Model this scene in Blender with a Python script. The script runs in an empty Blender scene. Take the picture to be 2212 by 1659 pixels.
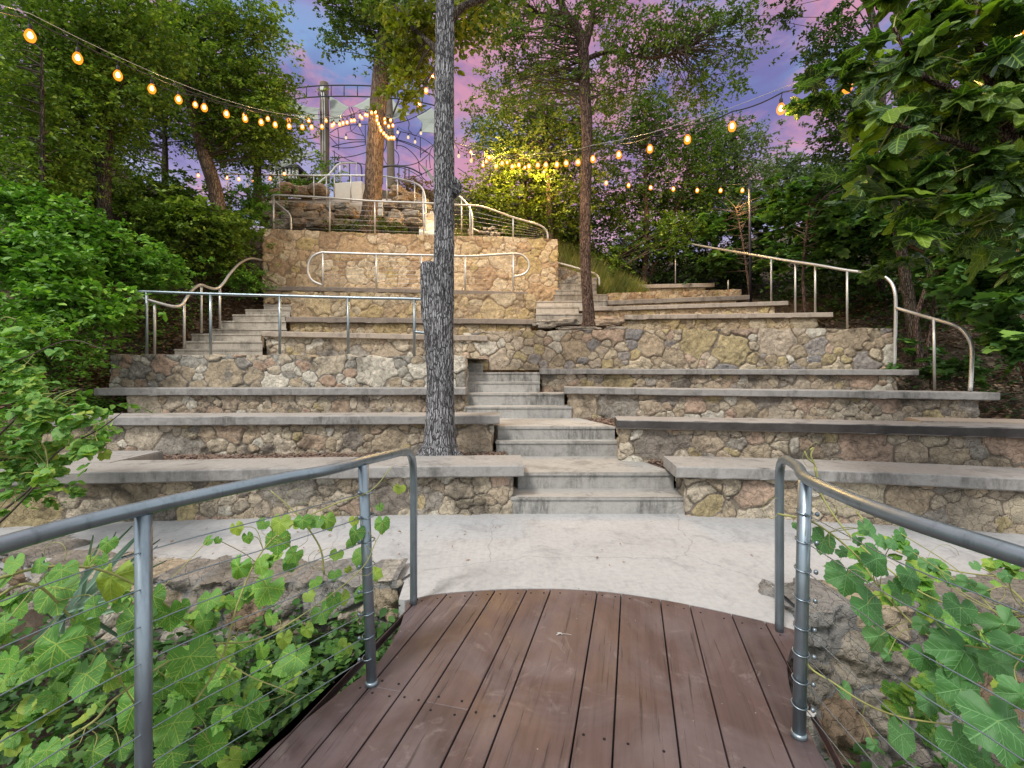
import bpy, bmesh, math, random
import numpy as np
from mathutils import Vector, Matrix

S = bpy.context.scene
COL = S.collection
R = math.radians
random.seed(7)
rng = np.random.default_rng(11)

# ------------------------------------------------------------------ camera
EYE = 1.40
HZ = 805.0            # horizon row on a 2212 px wide picture
F = 1000.0            # focal length on the same picture
cam_d = bpy.data.cameras.new("camera")
cam = bpy.data.objects.new("camera", cam_d)
COL.objects.link(cam)
cam.location = (0, 0, EYE)
cam.rotation_euler = (R(90), 0, 0)
cam_d.sensor_width = 36.0
cam_d.lens = 36.0 * F / 2212.0
cam_d.shift_y = -(829.5 - HZ) / 2212.0
cam_d.clip_start = 0.05
cam_d.clip_end = 2000
S.camera = cam

def P(x, y, Y):
    """world point seen at (x, y) of the 2212 px wide photograph, Y metres ahead"""
    return Vector(((x - 1106.0) / F * Y, Y, EYE - (y - HZ) / F * Y))

# ------------------------------------------------------------------ world
def new_node(nt, typ, loc=None, **kw):
    n = nt.nodes.new(typ)
    for k, v in kw.items():
        setattr(n, k, v)
    return n

W = bpy.data.worlds.new("World")
S.world = W
W.use_nodes = True
nt = W.node_tree
nt.nodes.clear()
SUN_EL, SUN_AZ = 52.0, 215.0     # azimuth the light comes from, clockwise from +Y
def build_world():
    L = nt.links.new
    out = new_node(nt, "ShaderNodeOutputWorld")
    sky = new_node(nt, "ShaderNodeTexSky", sky_type='NISHITA')
    sky.sun_disc = False
    sky.sun_elevation = R(SUN_EL)
    sky.sun_rotation = R(SUN_AZ)
    bg1 = new_node(nt, "ShaderNodeBackground")
    bg1.inputs[1].default_value = 0.05
    tc = new_node(nt, "ShaderNodeTexCoord")
    sep = new_node(nt, "ShaderNodeSeparateXYZ")
    L(tc.outputs['Generated'], sep.inputs[0])
    # clouds by direction
    mp = new_node(nt, "ShaderNodeMapping")
    mp.inputs['Scale'].default_value = (2.0, 2.0, 4.2)
    L(tc.outputs['Generated'], mp.inputs[0])
    def noise(scale, det, rough, dist=0.0, off=(0, 0, 0)):
        m = new_node(nt, "ShaderNodeVectorMath", operation='ADD')
        m.inputs[1].default_value = off
        L(mp.outputs[0], m.inputs[0])
        n = new_node(nt, "ShaderNodeTexNoise")
        n.inputs['Scale'].default_value = scale
        n.inputs['Detail'].default_value = det
        n.inputs['Roughness'].default_value = rough
        n.inputs['Distortion'].default_value = dist
        L(m.outputs[0], n.inputs['Vector'])
        return n.outputs['Fac']
    def ramp(src, stops, interp='LINEAR'):
        r = new_node(nt, "ShaderNodeValToRGB")
        r.color_ramp.interpolation = interp
        el = r.color_ramp.elements
        while len(el) < len(stops):
            el.new(0.5)
        for e, (p, c) in zip(el, stops):
            e.position = p
            e.color = (*c, 1)
        L(src, r.inputs[0])
        return r.outputs[0]
    def mix(f, a, b):
        m = new_node(nt, "ShaderNodeMix", data_type='RGBA')
        L(f, m.inputs[0]); L(a, m.inputs[6]); L(b, m.inputs[7])
        return m.outputs[2]
    # elevation gradient (z of the unit direction)
    add = new_node(nt, "ShaderNodeMath", operation='ADD')
    jit = new_node(nt, "ShaderNodeMath", operation='MULTIPLY_ADD')
    L(noise(1.6, 3, .5, .6, (3, 1, 2)), jit.inputs[0]); jit.inputs[1].default_value = .26; jit.inputs[2].default_value = -.13
    L(sep.outputs[2], add.inputs[0]); L(jit.outputs[0], add.inputs[1])
    base = ramp(add.outputs[0], [(0.0, (.95, .66, .72)), (.22, (.90, .52, .66)), (.31, (.66, .82, 1.0)), (.38, (.52, .36, .66)), (.46, (.17, .13, .42)),
                                 (.52, (.30, .48, .82)), (.59, (.50, .34, .68)), (.72, (.66, .36, .62))])
    pink = ramp(noise(1.9, 7, .62, .5, (7.3, 2.2, 5.1)), [(.45, (0, 0, 0)), (.57, (.85, .85, .85))])
    pc = new_node(nt, "ShaderNodeRGB"); pc.outputs[0].default_value = (1.0, .36, .44, 1)
    c1 = mix(pink, base, pc.outputs[0])
    dark = ramp(noise(2.4, 8, .64, .4, (1.3, 8.2, .4)), [(.49, (0, 0, 0)), (.64, (.85, .85, .85))])
    dc = new_node(nt, "ShaderNodeRGB"); dc.outputs[0].default_value = (.22, .14, .42, 1)
    c2 = mix(dark, c1, dc.outputs[0])
    # bright neutral overcast overhead and behind
    ys = new_node(nt, "ShaderNodeMapRange", interpolation_type='SMOOTHSTEP')
    ys.inputs['From Min'].default_value = .55; ys.inputs['From Max'].default_value = .15
    L(sep.outputs[1], ys.inputs[0])
    zs = new_node(nt, "ShaderNodeMapRange", interpolation_type='SMOOTHSTEP')
    zs.inputs['From Min'].default_value = .66; zs.inputs['From Max'].default_value = .86
    L(sep.outputs[2], zs.inputs[0])
    mx = new_node(nt, "ShaderNodeMath", operation='MAXIMUM')
    L(ys.outputs[0], mx.inputs[0]); L(zs.outputs[0], mx.inputs[1])
    oc = new_node(nt, "ShaderNodeRGB"); oc.outputs[0].default_value = (1.42, 1.46, 1.50, 1)
    c3 = mix(mx.outputs[0], c2, oc.outputs[0])
    bg2 = new_node(nt, "ShaderNodeBackground")
    bg2.inputs[1].default_value = 0.66
    L(c3, bg2.inputs[0])
    L(sky.outputs[0], bg1.inputs[0])
    ad = new_node(nt, "ShaderNodeAddShader")
    L(bg1.outputs[0], ad.inputs[0]); L(bg2.outputs[0], ad.inputs[1])
    L(ad.outputs[0], out.inputs[0])
build_world()

sun_d = bpy.data.lights.new("sun", 'SUN')
sun_d.energy = 3.0
sun_d.angle = R(12)
sun_d.color = (1.0, .965, .92)
sun = bpy.data.objects.new("sun", sun_d)
COL.objects.link(sun)
az, el = R(SUN_AZ), R(SUN_EL)
d = Vector((math.sin(az) * math.cos(el), math.cos(az) * math.cos(el), math.sin(el)))
sun.rotation_euler = d.to_track_quat('Z', 'Y').to_euler()

S.view_settings.view_transform = 'Standard'
S.view_settings.look = 'None'
S.view_settings.gamma = 1
S.view_settings.exposure = 0.0
S.render.engine = 'CYCLES'
S.cycles.max_bounces = 5
S.cycles.diffuse_bounces = 2
S.cycles.transparent_max_bounces = 4

# ------------------------------------------------------------------ helpers
def link(o, parent=None):
    COL.objects.link(o)
    if parent is not None:
        o.parent = parent
        o.matrix_parent_inverse = parent.matrix_world.inverted()
    return o

def thing(name, label, cat, loc=(0, 0, 0), group=None):
    o = bpy.data.objects.new(name, None)
    o.location = loc
    o.empty_display_size = .2
    COL.objects.link(o)
    o.matrix_world = Matrix.Translation(Vector(loc))
    tag(o, label, cat, group)
    return o

def tag(o, label, cat, group=None):
    o["label"] = label
    o["category"] = cat
    if group:
        o["group"] = group
    return o

def mesh_obj(name, V, Fc, mat, parent=None, smooth=False, uv=None, attrs=None):
    """V (n,3) array or list, Fc list of faces or (m,k) array"""
    me = bpy.data.meshes.new(name)
    V = np.asarray(V, dtype=np.float32)
    if isinstance(Fc, np.ndarray):
        m, k = Fc.shape
        me.vertices.add(len(V)); me.vertices.foreach_set("co", V.ravel())
        me.loops.add(m * k); me.loops.foreach_set("vertex_index", Fc.ravel().astype(np.int32))
        me.polygons.add(m)
        me.polygons.foreach_set("loop_start", np.arange(0, m * k, k, dtype=np.int32))
        me.update(calc_edges=True)
    else:
        me.from_pydata(V.tolist(), [], Fc)
        me.update()
    if smooth:
        me.polygons.foreach_set("use_smooth", np.ones(len(me.polygons), dtype=bool))
    if uv is not None:
        l = me.uv_layers.new(name="UVMap")
        idx = np.empty(len(me.loops), dtype=np.int32); me.loops.foreach_get("vertex_index", idx)
        l.data.foreach_set("uv", np.asarray(uv, dtype=np.float32)[idx].ravel())
    if attrs:
        for k, a in attrs.items():
            a = np.asarray(a, dtype=np.float32)
            if a.ndim == 2:
                at = me.attributes.new(k, 'FLOAT_VECTOR', 'POINT'); at.data.foreach_set("vector", a.ravel())
            else:
                at = me.attributes.new(k, 'FLOAT', 'POINT'); at.data.foreach_set("value", a)
    if mat is not None:
        me.materials.append(mat)
    o = bpy.data.objects.new(name, me)
    link(o, parent)
    return o

def hash3(ix, iy, iz, seed):
    n = (ix.astype(np.int64) * 374761393 + iy.astype(np.int64) * 668265263 + iz.astype(np.int64) * 2147483647 + seed * 1274126177) & 0xffffffff
    n = ((n ^ (n >> 13)) * 1274126177) & 0xffffffff
    n = n ^ (n >> 16)
    return (n & 0xffff) / 65535.0

def vnoise(p, seed=0):
    p = np.asarray(p, dtype=float)
    i = np.floor(p).astype(np.int64)
    f = p - i
    f = f * f * (3 - 2 * f)
    r = 0
    for a in (0, 1):
        for b in (0, 1):
            for c in (0, 1):
                w = (f[:, 0] if a else 1 - f[:, 0]) * (f[:, 1] if b else 1 - f[:, 1]) * (f[:, 2] if c else 1 - f[:, 2])
                r = r + w * hash3(i[:, 0] + a, i[:, 1] + b, i[:, 2] + c, seed)
    return r * 2 - 1

def fbm(p, seed=0, octv=4, lac=2.1, gain=.5):
    r, a, p = 0, 1.0, np.asarray(p, dtype=float)
    for k in range(octv):
        r = r + a * vnoise(p, seed + k * 17)
        p = p * lac; a *= gain
    return r

def sstep(a, b, x):
    t = np.clip((x - a) / (b - a), 0, 1)
    return t * t * (3 - 2 * t)

def catmull(pts, n=8):
    pts = [Vector(p) for p in pts]
    if len(pts) < 3:
        return pts
    e = [pts[0] * 2 - pts[1]] + pts + [pts[-1] * 2 - pts[-2]]
    out = []
    for i in range(1, len(e) - 2):
        p0, p1, p2, p3 = e[i - 1:i + 3]
        for k in range(n):
            t = k / n
            out.append(.5 * ((2 * p1) + (p2 - p0) * t + (2 * p0 - 5 * p1 + 4 * p2 - p3) * t * t + (3 * p1 - p0 - 3 * p2 + p3) * t ** 3))
    out.append(pts[-1])
    return out

class MB:
    def __init__(s):
        s.v = []; s.f = []
    def tube(s, pts, r, sides=8, cap=True):
        pts = [Vector(p) for p in pts]
        n = len(pts)
        rs = r if hasattr(r, '__len__') else [r] * n
        base = len(s.v)
        t0 = (pts[1] - pts[0]).normalized()
        up = Vector((0, 0, 1)) if abs(t0.z) < .9 else Vector((1, 0, 0))
        nrm = t0.cross(up).normalized()
        for i in range(n):
            t = (pts[min(i + 1, n - 1)] - pts[max(i - 1, 0)])
            t = t.normalized() if t.length > 1e-9 else t0
            nrm = (nrm - t * nrm.dot(t))
            nrm = nrm.normalized() if nrm.length > 1e-6 else t.orthogonal().normalized()
            b = t.cross(nrm)
            for k in range(sides):
                a = 2 * math.pi * k / sides
                s.v.append(tuple(pts[i] + (nrm * math.cos(a) + b * math.sin(a)) * rs[i]))
        for i in range(n - 1):
            for k in range(sides):
                a = base + i * sides + k; b2 = base + i * sides + (k + 1) % sides
                s.f.append((a, b2, b2 + sides, a + sides))
        if cap:
            s.f.append(tuple(base + k for k in range(sides))[::-1])
            s.f.append(tuple(base + (n - 1) * sides + k for k in range(sides)))
        return s
    def box(s, c, sz, rz=0):
        base = len(s.v)
        cs, sn = math.cos(rz), math.sin(rz)
        for dz in (-.5, .5):
            for dx, dy in ((-.5, -.5), (.5, -.5), (.5, .5), (-.5, .5)):
                x, y = dx * sz[0], dy * sz[1]
                s.v.append((c[0] + x * cs - y * sn, c[1] + x * sn + y * cs, c[2] + dz * sz[2]))
        for q in ((3, 2, 1, 0), (4, 5, 6, 7), (0, 1, 5, 4), (1, 2, 6, 5), (2, 3, 7, 6), (3, 0, 4, 7)):
            s.f.append(tuple(base + i for i in q))
        return s
    def lathe(s, c, prof, sides=10):
        base = len(s.v)
        for r, z in prof:
            for k in range(sides):
                a = 2 * math.pi * k / sides
                s.v.append((c[0] + r * math.cos(a), c[1] + r * math.sin(a), c[2] + z))
        for i in range(len(prof) - 1):
            for k in range(sides):
                a = base + i * sides + k; b = base + i * sides + (k + 1) % sides
                s.f.append((a, b, b + sides, a + sides))
        s.f.append(tuple(base + k for k in range(sides))[::-1])
        s.f.append(tuple(base + (len(prof) - 1) * sides + k for k in range(sides)))
        return s
    def build(s, name, mat, parent=None, smooth=True):
        o = mesh_obj(name, s.v, s.f, mat, parent, smooth)
        return o

def prism(name, poly, z0, z1, mat, parent=None, bevel=.012, seg=2, jitter=0.0, seed=0):
    """polygon prism with rounded edges; z1 may be a list with one height per corner"""
    bm = bmesh.new()
    zs = z1 if hasattr(z1, '__len__') else [z1] * len(poly)
    lo = [bm.verts.new((p[0], p[1], z0)) for p in poly]
    hi = [bm.verts.new((p[0], p[1], z)) for p, z in zip(poly, zs)]
    n = len(poly)
    bm.faces.new(lo[::-1]); bm.faces.new(hi)
    for i in range(n):
        bm.faces.new((lo[i], lo[(i + 1) % n], hi[(i + 1) % n], hi[i]))
    bmesh.ops.recalc_face_normals(bm, faces=bm.faces)
    if bevel:
        bmesh.ops.bevel(bm, geom=[e for e in bm.edges], offset=bevel, segments=seg, affect='EDGES', clamp_overlap=True)
    if jitter:
        r = random.Random(seed)
        for v in bm.verts:
            v.co += Vector((r.uniform(-1, 1), r.uniform(-1, 1), r.uniform(-.6, .6))) * jitter
    me = bpy.data.meshes.new(name)
    bm.to_mesh(me); bm.free()
    if mat: me.materials.append(mat)
    o = bpy.data.objects.new(name, me)
    link(o, parent)
    return o

# ------------------------------------------------------------------ materials
class NT:
    def __init__(s, name):
        s.m = bpy.data.materials.new(name); s.m.use_nodes = True
        s.t = s.m.node_tree; s.t.nodes.clear()
        s.out = s.t.nodes.new("ShaderNodeOutputMaterial")
        s.tc = s.t.nodes.new("ShaderNodeTexCoord")
    def L(s, a, b): s.t.links.new(a, b)
    def n(s, typ, **kw):
        x = s.t.nodes.new(typ)
        for k, v in kw.items(): setattr(x, k, v)
        return x
    def put(s, sock, v):
        if hasattr(v, 'is_linked') or isinstance(v, bpy.types.NodeSocket): s.L(v, sock)
        elif isinstance(v, (tuple, list)) and len(v) == 3 and sock.type == 'RGBA': sock.default_value = (*v, 1)
        else: sock.default_value = v
    def coords(s, scale=(1, 1, 1), rot=(0, 0, 0), kind='Object'):
        m = s.n("ShaderNodeMapping"); m.inputs['Scale'].default_value = scale; m.inputs['Rotation'].default_value = rot
        s.L(s.tc.outputs[kind], m.inputs[0]); return m.outputs[0]
    def along(s, ang, scale):
        a = s.coords((1, 1, 1), (0, 0, ang))
        m = s.n('ShaderNodeMapping'); m.inputs['Scale'].default_value = scale; s.L(a, m.inputs[0]); return m.outputs[0]
    def noise(s, scale, det=4, rough=.55, dist=0, vec=None, col=False):
        x = s.n("ShaderNodeTexNoise"); x.inputs['Scale'].default_value = scale; x.inputs['Detail'].default_value = det
        x.inputs['Roughness'].default_value = rough; x.inputs['Distortion'].default_value = dist
        s.L(vec if vec is not None else s.tc.outputs['Object'], x.inputs['Vector'])
        return x.outputs['Color' if col else 'Fac']
    def vor(s, scale, feature='F1', out='Distance', vec=None, rnd=1):
        x = s.n("ShaderNodeTexVoronoi", feature=feature); x.inputs['Scale'].default_value = scale; x.inputs['Randomness'].default_value = rnd
        s.L(vec if vec is not None else s.tc.outputs['Object'], x.inputs['Vector'])
        return x.outputs[out]
    def ramp(s, src, stops, interp='LINEAR'):
        r = s.n("ShaderNodeValToRGB"); r.color_ramp.interpolation = interp
        e = r.color_ramp.elements
        while len(e) < len(stops): e.new(.5)
        for x, (p, c) in zip(e, stops):
            x.position = p
            x.color = (*c, 1) if hasattr(c, '__len__') else (c, c, c, 1)
        s.L(src, r.inputs[0]); return r.outputs[0]
    def mix(s, f, a, b, mode='MIX'):
        m = s.n("ShaderNodeMix", data_type='RGBA', blend_type=mode)
        s.put(m.inputs[0], f); s.put(m.inputs[6], a); s.put(m.inputs[7], b); return m.outputs[2]
    def math(s, op, a, b=0.0, c=None):
        m = s.n("ShaderNodeMath", operation=op); s.put(m.inputs[0], a); s.put(m.inputs[1], b)
        if c is not None: s.put(m.inputs[2], c)
        return m.outputs[0]
    def attr(s, name):
        a = s.n("ShaderNodeAttribute"); a.attribute_name = name; return a.outputs['Fac']
    def bump(s, h, strength=.3, dist=.02, nrm=None):
        b = s.n("ShaderNodeBump"); b.inputs['Strength'].default_value = strength; b.inputs['Distance'].default_value = dist
        s.L(h, b.inputs['Height'])
        if nrm is not None: s.L(nrm, b.inputs['Normal'])
        return b.outputs[0]
    def bsdf(s, col, rough=.8, metal=0, nrm=None, spec=.3):
        b = s.n("ShaderNodeBsdfPrincipled")
        s.put(b.inputs['Base Color'], col); s.put(b.inputs['Roughness'], rough); s.put(b.inputs['Metallic'], metal)
        b.inputs['Specular IOR Level'].default_value = spec
        if nrm is not None: s.L(nrm, b.inputs['Normal'])
        return b.outputs[0]
    def done(s, sh):
        s.L(sh, s.out.inputs[0]); return s.m

MS = 1.0
def mat_stone(name, pal, mortar, stain=.5, warm=1.0):
    k = NT(name)
    sid = k.attr('sid'); mo = k.attr('mort')
    n = len(pal)
    c = k.ramp(sid, [(i / n, p) for i, p in enumerate(pal)], 'CONSTANT')
    # veins, pits and blotches inside a stone
    c = k.mix(1.0, c, k.ramp(k.noise(11, 8, .72, .8), [(.30, (.55, .53, .50)), (.46, (1.0, .99, .96)), (.70, (1.4, 1.34, 1.26))]), 'MULTIPLY')
    pits = k.ramp(k.noise(40, 6, .75), [(.32, 0.3), (.44, 1.0)])
    c = k.mix(.85, c, pits, 'MULTIPLY')
    mc = k.mix(k.noise(14, 4), mortar, tuple(x * .62 for x in mortar))
    smear = k.ramp(k.noise(2.6, 6, .68, .4), [(.36, .0), (.47, 1)])
    f = k.ramp(k.math('MULTIPLY', mo, k.math('MULTIPLY_ADD', smear, .75, .25)), [(.22, 0), (.42, 1)])
    c = k.mix(f, mc, c)
    # grime patches (lichen / damp), wherever the noise puts them
    g = k.ramp(k.noise(1.5, 7, .7, .3), [(.50, 0), (.68, stain)])
    c = k.mix(g, c, (.050, .044, .036))
    c = k.mix(k.ramp(k.noise(5.5, 8, .75, .4), [(.52, 0), (.68, stain * .5)]), c, (.10, .085, .065))
    h = k.math('ADD', k.noise(28, 8, .72), k.math('MULTIPLY', k.noise(95, 3, .6), .35))
    crack = k.math('MULTIPLY', k.ramp(k.vor(11, 'DISTANCE_TO_EDGE', vec=k.mix(.12, k.coords(), k.noise(6, 4, col=True))), [(0, 0), (.035, 1)]), .35)
    h = k.math('ADD', h, crack)
    return k.done(k.bsdf(c, .92, 0, k.bump(h, .95, .030), .15))

cream = (.50, .43, .33); beige = (.40, .33, .24); pale = (.58, .54, .46); grey = (.27, .26, .245); pinkish = (.43, .31, .23)
gold = (.42, .345, .20); darks = (.17, .15, .13); tan = (.42, .34, .245); brown = (.26, .19, .13)
M_lower = mat_stone("fieldstone_lower", [(.44, .36, .27), cream, (.40, .345, .27), (.46, .34, .26), beige, (.33, .30, .26), tan, (.54, .47, .37), (.44, .385, .29), (.42, .32, .235), beige, pale, (.48, .41, .31), gold, (.39, .33, .26), (.24, .21, .18)], (.285, .24, .185), .75)
M_grey = mat_stone("fieldstone_grey", [pale, cream, (.38, .36, .32), pale, beige, (.30, .28, .25), (.62, .57, .48), pinkish, cream, (.40, .38, .33), beige, pale], (.29, .265, .225), .7)
M_mid = mat_stone("fieldstone_mixed", [cream, (.34, .31, .29), gold, (.54, .46, .34), (.46, .35, .27), beige, tan, pale, (.25, .24, .24), (.46, .38, .22), beige, (.50, .42, .33)], (.31, .25, .18), .4)
M_tan = mat_stone("fieldstone_tan", [(.66, .50, .32), (.60, .46, .31), (.68, .55, .38), (.54, .38, .23), (.64, .50, .31), (.70, .58, .41), (.56, .43, .22), (.66, .52, .34), (.46, .32, .20)], (.43, .31, .20), .35)
M_gold = mat_stone("fieldstone_golden", [(.48, .38, .23), (.45, .35, .19), (.52, .42, .29), (.40, .30, .19), (.49, .41, .29), (.36, .28, .19)], (.34, .25, .15), .45)
M_rough = mat_stone("fieldstone_rubble", [grey, (.46, .42, .35), (.25, .225, .19), beige, grey, brown, (.42, .37, .30), (.30, .27, .24), (.40, .37, .32)], (.30, .285, .26), .8)

def mat_concrete(name, base, streak=0.0, stain=.6, broom=False, wear=.25, face=None):
    k = NT(name)
    c = k.mix(k.noise(1.3, 6, .6), tuple(x * .80 for x in base), tuple(x * 1.16 for x in base))
    c = k.mix(.55, c, k.ramp(k.noise(22, 5, .7), [(.3, .72), (.55, 1.05)]), 'MULTIPLY')
    blot = k.ramp(k.noise(3.2, 8, .72, .7), [(.52, 0), (.64, stain)])
    c = k.mix(blot, c, tuple(x * .38 for x in base))
    c = k.mix(k.ramp(k.noise(6.5, 6, .7, .3, k.coords((1, 1, 1), (0, 0, .4))), [(.60, 0), (.66, wear)]), c, tuple(min(.8, x * 1.5) for x in base))
    if streak:
        st = k.ramp(k.noise(10, 8, .78, .2, k.coords((1, 1, .22))), [(.44, 0), (.62, streak)])
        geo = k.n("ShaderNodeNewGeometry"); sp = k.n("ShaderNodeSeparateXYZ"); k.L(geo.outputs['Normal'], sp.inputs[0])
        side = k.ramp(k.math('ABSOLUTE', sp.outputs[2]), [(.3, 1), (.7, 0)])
        big = k.ramp(k.noise(1.7, 5, .65), [(.44, 0), (.60, 1)])
        c = k.mix(k.math('MULTIPLY', k.math('MULTIPLY', st, side), big), c, (.06, .058, .05))
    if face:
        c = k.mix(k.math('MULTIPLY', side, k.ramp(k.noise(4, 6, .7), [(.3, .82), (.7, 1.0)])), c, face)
    if streak >= .8:
        oi = k.n('ShaderNodeObjectInfo')
        c = k.mix(1.0, c, k.ramp(oi.outputs['Random'], [(0, .88), (1, 1.12)]), 'MULTIPLY')
    if broom:
        b = k.noise(42, 3, .6, 0, k.coords((1, .05, 1), (0, 0, -.25)))
        c = k.mix(.3, c, k.ramp(b, [(.3, .86), (.6, 1.06)]), 'MULTIPLY')
        sp_ = k.ramp(k.vor(3.1), [(.012, .16), (.022, 1)])
        c = k.mix(.9, c, sp_, 'MULTIPLY')
        cr = k.ramp(k.vor(.62, 'DISTANCE_TO_EDGE', vec=k.mix(.22, k.coords(), k.noise(3, 5, col=True))), [(0, .55), (.0035, 1)])
        c = k.mix(.6, c, cr, 'MULTIPLY')
        h = k.math('ADD', b, k.noise(60, 4))
        nb = k.bump(h, .28, .004)
    else:
        nb = k.bump(k.math('ADD', k.noise(38, 7, .7), k.ramp(k.vor(45), [(.1, 0), (.3, .5)])), .45, .008)
    return k.done(k.bsdf(c, .82, 0, nb, .25))
M_plaza = mat_concrete("plaza_concrete", (.385, .38, .372), 0, .34, True, .12)
M_slab = mat_concrete("bench_concrete", (.30, .285, .265), .7, .6)
M_slabw = mat_concrete("warm_bench_concrete", (.40, .335, .27), .6, .45)
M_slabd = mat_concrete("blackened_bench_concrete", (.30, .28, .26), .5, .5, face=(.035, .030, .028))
M_slabb = mat_concrete("brown_bench_concrete", (.26, .215, .175), .4, .45)
M_step = mat_concrete("step_concrete", (.37, .355, .325), .85, .55)
M_stepw = mat_concrete("upper_step_concrete", (.43, .385, .32), .8, .5)

def mat_metal():
    k = NT("galvanised_steel")
    c = k.mix(k.noise(5, 5, .6), (.20, .25, .28), (.34, .39, .42))
    c = k.mix(k.ramp(k.noise(26, 6, .7, 0, k.coords((1, 1, .2))), [(.52, 0), (.7, .5)]), c, (.11, .14, .15))
    return k.done(k.bsdf(c, k.ramp(k.noise(14, 4), [(.3, .30), (.7, .46)]), .8, k.bump(k.noise(120, 3), .08, .002), .5))
M_steel = mat_metal()
def mat_metal_far():
    k = NT("dull_galvanised_steel")
    c = k.mix(k.noise(6, 4), (.42, .41, .39), (.60, .59, .56))
    return k.done(k.bsdf(c, .42, .6, None, .4))
M_steelf = mat_metal_far()
def mat_plain(name, col, rough=.7, metal=0, var=.25, sc=8, bumps=.2):
    k = NT(name)
    c = k.mix(k.noise(sc, 5, .65), tuple(x * (1 - var) for x in col), tuple(x * (1 + var) for x in col))
    return k.done(k.bsdf(c, rough, metal, k.bump(k.noise(sc * 5, 5, .7), bumps, .01), .3))
M_dark = mat_plain("dark_painted_steel", (.035, .035, .045), .5, .4)
M_rust = mat_plain("dark_structural_steel", (.05, .055, .065), .6, .3)
M_rub = mat_plain("black_rubber", (.02, .02, .02), .6)
M_sail = mat_plain("sail_fabric", (.27, .29, .25), .9, 0, .15, 2, .05)
M_tanpole = mat_plain("weathered_pole_wood", (.17, .135, .10), .9, 0, .35, 12, .5)
M_box = mat_plain("pale_plastic", (.55, .55, .52), .5)
M_white = mat_plain("whitish_concrete", (.55, .53, .48), .85, 0, .12)
M_stain = mat_plain("dried_spatter", (.50, .48, .44), .8)
M_hole = mat_plain("screw_hole", (.012, .010, .010), .9)

def mat_deck():
    k = NT("deck_wood")
    oi = k.n("ShaderNodeObjectInfo")
    base = k.ramp(oi.outputs['Random'], [(0, (.062, .042, .041)), (.35, (.090, .056, .052)), (.7, (.074, .051, .051)), (1, (.100, .062, .056))])
    g = k.noise(26, 8, .68, .5, k.along(R(14.6), (1, .05, 1)))
    c = k.mix(1, base, k.ramp(g, [(.25, .60), (.5, 1.0), (.75, 1.25)]), 'MULTIPLY')
    c = k.mix(k.ramp(k.noise(1.9, 6, .6, 1.2), [(.42, 0), (.66, .5)]), c, (.155, .125, .13))
    c = k.mix(k.ramp(k.noise(3.4, 5, .65, 2.2), [(.58, 0), (.68, .4)]), c, (.22, .18, .17))
    cr = k.ramp(k.noise(70, 4, .65, .3, k.along(R(14.6), (1, .025, 1))), [(.33, .3), (.40, 1)])
    c = k.mix(.8, c, cr, 'MULTIPLY')
    sp_ = k.ramp(k.vor(9), [(.02, 1), (.035, 0)])
    c = k.mix(k.math('MULTIPLY', sp_, .4), c, (.5, .47, .44))
    return k.done(k.bsdf(c, k.ramp(k.noise(3, 5), [(.3, .42), (.7, .68)]), 0, k.bump(k.math('ADD', g, cr), .35, .004), .4))
M_deck = mat_deck()

def mat_ground(name, a, b, c3, sc=30):
    k = NT(name)
    v = k.vor(sc, 'F1', 'Color', vec=k.mix(.1, k.coords((1, 1.6, 1)), k.noise(9, 4, col=True)))
    sx = k.n("ShaderNodeSeparateColor"); k.L(v, sx.inputs[0])
    c = k.ramp(sx.outputs[0], [(0, a), (.45, b), (.8, a), (1, c3)])
    c = k.mix(.7, c, k.ramp(k.noise(2.5, 6), [(.3, .55), (.7, 1.25)]), 'MULTIPLY')
    h = k.math('ADD', k.vor(sc), k.noise(40, 6))
    return k.done(k.bsdf(c, .95, 0, k.bump(h, .9, .02), .1))
M_mulch = mat_ground("mulch", (.12, .080, .062), (.20, .145, .115), (.32, .25, .20), 42)
M_soil = mat_ground("soil", (.060, .046, .034), (.11, .082, .058), (.20, .16, .11), 16)
M_chip = mat_plain("wood_chip", (.20, .135, .10), .9, 0, .6, 30)
M_litter = mat_plain("dead_leaf", (.22, .14, .085), .9, 0, .6, 25)

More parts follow.
